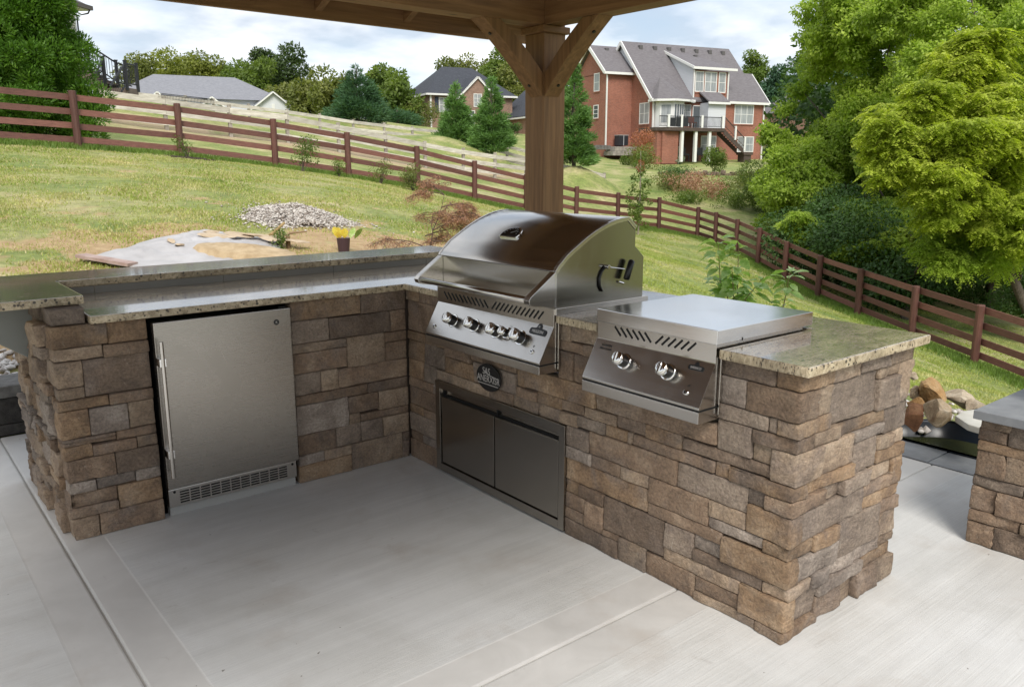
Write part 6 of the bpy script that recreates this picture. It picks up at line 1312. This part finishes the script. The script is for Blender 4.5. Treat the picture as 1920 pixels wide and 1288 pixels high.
# slender young trees
b = np.array(gbase(1196, 447, 30)); root = empty('young_tree', 'slender young tree with sparse leaves on the lawn behind the grill', 'tree', tuple(b)); H = 3.0
tp = b + np.array([.12, .1, H]); cs = []; rs = []
for i in range(64): u = rng.random(); a = rng.uniform(0, 6.28); w_ = .50 * (1 - abs(u - .35) * .9) * rng.random() ** .4; cs.append(b + (tp - b) * (.12 + .86 * u) + np.array([math.cos(a) * w_, math.sin(a) * w_, 0])); rs.append(.095 * (1.25 - u * .5))
crown('crown', root, cs, rs, 2500, .075, .05, LF['mid'], 1.0); crown('crown_top', root, cs[:0] + [b + (tp - b) * .82], [.16], 160, .06, .04, LF['red'], 1.4); mb = MB(); mb.tube([b - np.array([0, 0, .2]), b + (tp - b) * .5 + np.array([.04, 0, 0]), tp], [.035, .025, .008], 7)
for c in cs[::4]: s_ = b + (tp - b) * np.clip((c[2] - b[2]) / H - .08, 0, 1); mb.tube([s_, c], [.008, .004], 4)
mb.build('trunk', simple('pale_bark', (.25, .20, .16), (.42, .36, .30), 9, .9), root)
shrub(1206, 300, 60, 1.9, 2.6, 'red', 'small tree with orange pink dying leaves before the brick house', 2600, .13, None, 'tree', 'young_tree', k=16); shrub(1208, 318, 58, 2.2, 1.7, 'oli', 'yellow green shrub at the foot of the orange leaved tree', 2400, .12, G2, k=14)
# big leaved sapling behind the counter
root = empty('sapling', 'bright broad leaved sapling standing just behind the side burner', 'plant', gbase(1400, 600, 5.6)); ss = MB(); PL, AL_, NL = [], [], []
for tips, D in ((((1352, 600), (1350, 520), (1346, 448)), 5.6), (((1385, 610), (1383, 540), (1385, 440)), 5.5), (((1392, 615), (1398, 560), (1432, 520)), 5.4), (((1455, 620), (1470, 570), (1482, 505)), 5.3), (((1370, 610), (1364, 555), (1340, 520)), 5.6), (((1372, 610), (1376, 560), (1372, 500)), 5.45)):
    pts = [Vector(at(a, b2, D)) for a, b2 in tips]; g0 = pts[0].copy(); g0.z = g1(g0.x, g0.y) - .02; pts = [g0] + pts
    ss.tube(pts, [.006, .005, .004, .0018], 6); L_ = pts[1:]
    for i in range(40):
        u = rng.random() ** .8; j = 0 if u < .5 else 1; q = L_[j].lerp(L_[j + 1], (u - .5 * j) * 2); a = rng.uniform(0, 6.28); PL.append(q + Vector((0, 0, 0))); AL_.append((math.cos(a), math.sin(a), rng.uniform(-.5, .5))); NL.append((rng.normal(0, .35), rng.normal(0, .35), 1))
PL = np.array([tuple(p) for p in PL]); AL_ = np.array(AL_); NL = np.array(NL)
def broad(name, P, A, Nn, L, Wd, m, par):
    A = A / np.linalg.norm(A, axis=1, keepdims=True); Sd = np.cross(A, Nn); Sd /= np.linalg.norm(Sd, axis=1, keepdims=True); U_ = np.cross(Sd, A); Lr = L[:, None]; Wr = Wd[:, None]
    P = P + A * .02
    rows = [P, P + A * Lr * .25 + Sd * Wr * .38 + U_ * Wr * .10, P + A * Lr * .55 + Sd * Wr * .48 + U_ * Wr * .08 - np.array([0, 0, 1]) * Lr * .05, P + A * Lr * .85 + Sd * Wr * .22 - np.array([0, 0, 1]) * Lr * .16, P + A * Lr - np.array([0, 0, 1]) * Lr * .26,
            P + A * Lr * .85 - Sd * Wr * .22 - np.array([0, 0, 1]) * Lr * .16, P + A * Lr * .55 - Sd * Wr * .48 + U_ * Wr * .08 - np.array([0, 0, 1]) * Lr * .05, P + A * Lr * .25 - Sd * Wr * .38 + U_ * Wr * .10, P + A * Lr * .25, P + A * Lr * .55 - np.array([0, 0, 1]) * Lr * .05, P + A * Lr * .85 - np.array([0, 0, 1]) * Lr * .15]
    V = np.stack(rows, 1).reshape(-1, 3); f = np.array([(0, 1, 8, 8), (0, 8, 7, 7), (1, 2, 9, 8), (8, 9, 6, 7), (2, 3, 10, 9), (9, 10, 5, 6), (3, 4, 10, 10), (10, 4, 5, 5)])
    tri = [(0, 1, 8), (0, 8, 7), (1, 2, 9), (1, 9, 8), (8, 9, 6), (8, 6, 7), (2, 3, 10), (2, 10, 9), (9, 10, 5), (9, 5, 6), (3, 4, 10), (10, 4, 5)]
    F = (np.array(tri)[None] + (np.arange(len(P)) * 11)[:, None, None]).reshape(-1, 3); return from_np(name, V, F, m, par, True)
n = len(PL); broad('leaves', PL, AL_, NL, rng.uniform(.075, .13, n), rng.uniform(.042, .070, n), LF['sap'], root); ss.build('stems', simple('sapling_stem', (.20, .14, .06), (.28, .22, .10), 8, .7), root)

# weeping rusty shrub on the lawn
b = np.array(gbase(797, 468, 9.6)); root = empty('weeping_shrub', 'wispy rusty red weeping shrub on the lawn behind the bar', 'shrub', tuple(b)); tw = MB(); PS_, AS_ = [], []
def bough(p, d, L, r, lev):
    p = Vector(p); d = Vector(d).normalized(); pts = [p]; k = 6
    for i in range(k):
        d = (d + Vector((rng.normal(0, .13), rng.normal(0, .13), rng.normal(0, .1) - .10 * (lev > 0)))).normalized(); p = p + d * L / k; pts.append(p)
        if lev < 3 and i > 0:
            for _ in range(2 if lev else 2):
                a = rng.uniform(0, 6.28); sd_ = Vector((math.cos(a), math.sin(a), rng.uniform(-.25, .35))); bough(p, d * .55 + sd_ * .8, L * rng.uniform(.36, .56), r * .55, lev + 1)
        if lev >= 2:
            for _ in range(2): PS_.append(tuple(p + Vector(rng.normal(0, .018, 3)))); AS_.append(tuple(Vector(rng.normal(0, .6, 3)) + Vector((0, 0, -.5))))
    tw.tube(pts, [r * (1 - .8 * i / k) for i in range(k + 1)], 5, False)
bough(b, (.05, .02, 1), .86, .012, 0); bough(b + np.array([0, 0, .22]), (-.9, .1, .5), .55, .008, 1); bough(b + np.array([0, 0, .35]), (.7, -.6, .35), .5, .008, 1)
tw.build('branches', simple('dark_twigs', (.07, .045, .035), (.12, .08, .06), 8, .8), root); PS_ = np.array(PS_); AS_ = np.array(AS_); leaves('leaves', PS_, AS_, unit(len(PS_)), rng.uniform(.015, .035, len(PS_)), .006, LF['brn'], root)

# --- yard clutter beyond the bar
GRAV2 = gravelmat('dusty_gravel', (.27, .225, .19), (.44, .40, .36), (.62, .58, .53))
def on(px, py):   # ground point under a pixel
    d = LOOK + RIGHT * (px - 960) / FPX - UP * (py - 644) / FPX; t = 3.0
    for _ in range(400):
        p = CAM + d * t
        if p[2] < g1(p[0], p[1]): break
        t += .05
    return Vector((p[0], p[1], g1(p[0], p[1])))
nP = 9500; c = on(556, 410); a = rng.uniform(0, 6.28, nP); r_ = rng.random(nP) ** .55 * (1 + .16 * np.sin(a * 3 + 1) + .10 * np.sin(a * 7)) * (1 + .12 * rng.normal(size=nP) ** 2 * (rng.random(nP) < .25)); ux = Vector((RIGHT[0], RIGHT[1])).normalized(); uy = Vector((LOOK[0], LOOK[1])).normalized()
X = c.x + ux.x * np.cos(a) * r_ * .72 + uy.x * np.sin(a) * r_ * .75; Y = c.y + ux.y * np.cos(a) * r_ * .72 + uy.y * np.sin(a) * r_ * .75; hz = np.clip(1 - r_, 0, 1) ** .9 * .18 + rng.normal(0, .012, nP)
tag(pebbles('gravel_pile', np.c_[X, Y, gz(X, Y) + np.maximum(np.nan_to_num(hz), 0) + .008], rng.uniform(.006, .022, nP), GRAV2, 12), 'low pile of pale limestone gravel on the lawn', 'gravel', kind='stuff')
gcore = MB(); gcore.v = [(c.x, c.y, c.z + .155)] + [(c.x + ux.x * math.cos(t) * .66 + uy.x * math.sin(t) * .68, c.y + ux.y * math.cos(t) * .66 + uy.y * math.sin(t) * .68, g1(c.x + ux.x * math.cos(t) * .66 + uy.x * math.sin(t) * .68, c.y + ux.y * math.cos(t) * .66 + uy.y * math.sin(t) * .68) - .02) for t in np.linspace(0, 6.283, 24, endpoint=False)]; gcore.f = [(0, i, i % 24 + 1) for i in range(1, 25)]
o = gcore.build('gravel_heap_core', GRAV2); tag(o, 'packed middle of the limestone gravel pile', 'gravel', kind='stuff')
# tarp
TP = [(172, 488), (215, 476), (262, 462), (320, 447), (385, 436), (425, 441), (490, 451), (530, 462), (520, 485), (470, 505), (300, 512), (205, 503)]
W0 = [on(*p) for p in TP]; W_ = []
for i in range(len(W0)):
    for j in range(9): t = j / 9; W_.append(W0[i].lerp(W0[(i + 1) % len(W0)], t) + Vector((noise.noise(Vector((i + t, 2, 2))), noise.noise(Vector((i + t, 7, 2))), 0)) * .06)
cc = sum(W_, Vector()) / len(W_); mb = MB(); K_ = 34; mb.v = []
for k in range(K_ + 1):
    for w_ in W_:
        q = cc.lerp(w_, k / K_); z = g1(q.x, q.y) + .03 + .05 * (1 - k / K_) + (abs(noise.noise(Vector((q.x * 2.3 + q.y, q.y * 1.1, 1)))) * .07 + abs(noise.noise(Vector((q.x * 7 - q.y * 4, q.y * 3.5 + q.x * 3, 4)))) * .05) * (1 - (k / K_) ** 5); mb.v.append((q.x, q.y, z))
m_ = len(W_)
for k in range(K_):
    for i in range(m_): mb.f.append((k * m_ + i, k * m_ + (i + 1) % m_, (k + 1) * m_ + (i + 1) % m_, (k + 1) * m_ + i))
o = mb.build('tarp', simple('grey_tarp', (.36, .345, .34), (.47, .455, .45), 3, .55, .2, .01), None, smooth=True); sm_ = o.modifiers.new('thickness', 'SOLIDIFY'); sm_.thickness = .004; tag(o, 'crumpled pale grey tarp spread on the lawn behind the bar', 'tarp')
# heap of sand on the tarp
c = on(462, 487); nn = 26; mb = MB(); mb.v = []
for k in range(7):
    for i in range(nn): t = i / nn * 6.283; r0 = k / 6; q = Vector((c.x + ux.x * math.cos(t) * r0 * .62 + uy.x * math.sin(t) * r0 * .34, c.y + ux.y * math.cos(t) * r0 * .62 + uy.y * math.sin(t) * r0 * .34, 0)); q.z = g1(q.x, q.y) + .10 + .07 * (1 - r0) ** 1.2 + noise.noise(q * 9) * .012 - (.08 if k == 6 else 0); mb.v.append(tuple(q))
for k in range(6):
    for i in range(nn): mb.f.append((k * nn + i, k * nn + (i + 1) % nn, (k + 1) * nn + (i + 1) % nn, (k + 1) * nn + i))
o = mb.build('sand_heap', simple('orange_sand', (.33, .235, .13), (.52, .40, .25), 9, .95, .8, .01), None, smooth=True); tag(o, 'flat heap of orange sand lying on the grey tarp', 'sand', kind='stuff')
SLT = simple('slate_slab', (.38, .29, .19), (.56, .45, .32), 8, .9, .4, .006, rand=5)
for i, (px, py, w_, d_, rz, lab) in enumerate(((398, 452, .16, .05, .3, 'broken tan flagstone at the left end of the stone row on the tarp'), (412, 459, .30, .14, .2, 'largest tan flagstone on the tarp, tilted up'), (450, 457, .26, .12, .5, 'flat tan flagstone behind the sand heap'),
        (478, 456, .22, .10, .1, 'tan flagstone right of the flat one on the tarp'), (500, 464, .22, .07, -.6, 'dark edged stone leaning over the sand heap'), (520, 464, .24, .10, .3, 'thin stone slab near the right end of the tarp'), (538, 468, .20, .10, .0, 'paler stone slab with a mossy face near the tarp end'), (560, 470, .20, .08, .4, 'thin stone slab farthest right, off the tarp'), (322, 470, .07, .05, .2, 'small tan chip left of the sand heap'), (338, 478, .09, .05, .9, 'small tan chip in front of the sand heap'))):
    p = on(px, py); o = bpy.data.objects.new('flagstone', rock_mesh('flagstone', (w_ * .85, d_ * .9 + .03, .018), 40 + i, SLT, 2, .2)); COL.objects.link(o); o.location = p + Vector((0, 0, .10)); o.rotation_euler = (.15 * (i % 3), .12, rz - .6); tag(o, lab, 'stone', 'loose flagstones on the tarp')
a, b2 = on(152, 489), on(250, 507); o = MB().bar(a + Vector((0, 0, .05)), b2 + Vector((0, 0, .05)), .14, .03).build('plank', simple('old_plank', (.30, .20, .17), (.48, .38, .34), 6, .9), None, origin='c'); tag(o, 'weathered reddish plank lying at the left corner of the tarp', 'plank')
a, b2 = on(508, 458), on(534, 444); o = MB().tube([a + Vector((0, 0, .1)), b2 + Vector((0, 0, .16))], [.022, .016], 8).build('stick', simple('dead_wood', (.28, .18, .07), (.40, .28, .12), 8, .9), None, origin='c'); tag(o, 'pale dead stick propped at the right end of the tarp', 'stick')
a = on(541, 466); o = MB().tube([a, a + Vector((0, 0, .14)), a + Vector((.03, .02, .17)), a + Vector((.2, -.1, .19))], [.03, .026, .016, .008], 8).build('stump', simple('root_wood', (.20, .13, .07), (.34, .24, .14), 8, .9), None, origin='c'); tag(o, 'small bent root standing right of the dead stick', 'root')
shrub(527, 466, (on(527, 466) - Vector(CAM)).dot(Vector(LOOK)), .32, .22, 'mid', 'small clump of weeds behind the tarp end', 420, .03, None, 'weeds', 'weed_clump')
# potted plant with big yellowing leaves
pp = on(645, 475); root = empty('potted_plant', 'dark pot holding a plant with big yellow and green leaves', 'plant', tuple(pp)); pot = MB(); pot.tube([pp, pp + Vector((0, 0, .17)), pp + Vector((0, 0, .18))], [.062, .078, .078], 18); pot.build('pot', mat('maroon_pot', (.05, .025, .03), .5), root)
YL = leafmat('yellow_leaf', (.42, .24, .03), (.62, .46, .05), (.66, .62, .12), 9, .3); 
for k, (dx, dz, L_, w_, m_) in enumerate(((-.09, .20, .15, .085, YL), (-.05, .16, .13, .08, YL), (.02, .15, .12, .09, YL), (.12, .15, .14, .07, LF['sap']), (.20, .06, .15, .06, LF['mid']))):
    q = np.array([[pp.x, pp.y, pp.z + .15]]) + RIGHT * (dx * .6); A = (RIGHT * dx * 3 + np.array([0, 0, 1.0]))[None]; broad('leaf', q, A, (-LOOK + RIGHT * .2)[None], np.array([L_ + .05]), np.array([w_]), m_, root)
# cut sandstone flag between pond and lawn already placed; a few gravel bits on the patio
print('tris', sum(len(o.data.polygons) * (2 if o.type == 'MESH' and len(o.data.polygons) and o.data.polygons[0].loop_total == 4 else 1) for o in bpy.data.objects if o.type == 'MESH'))
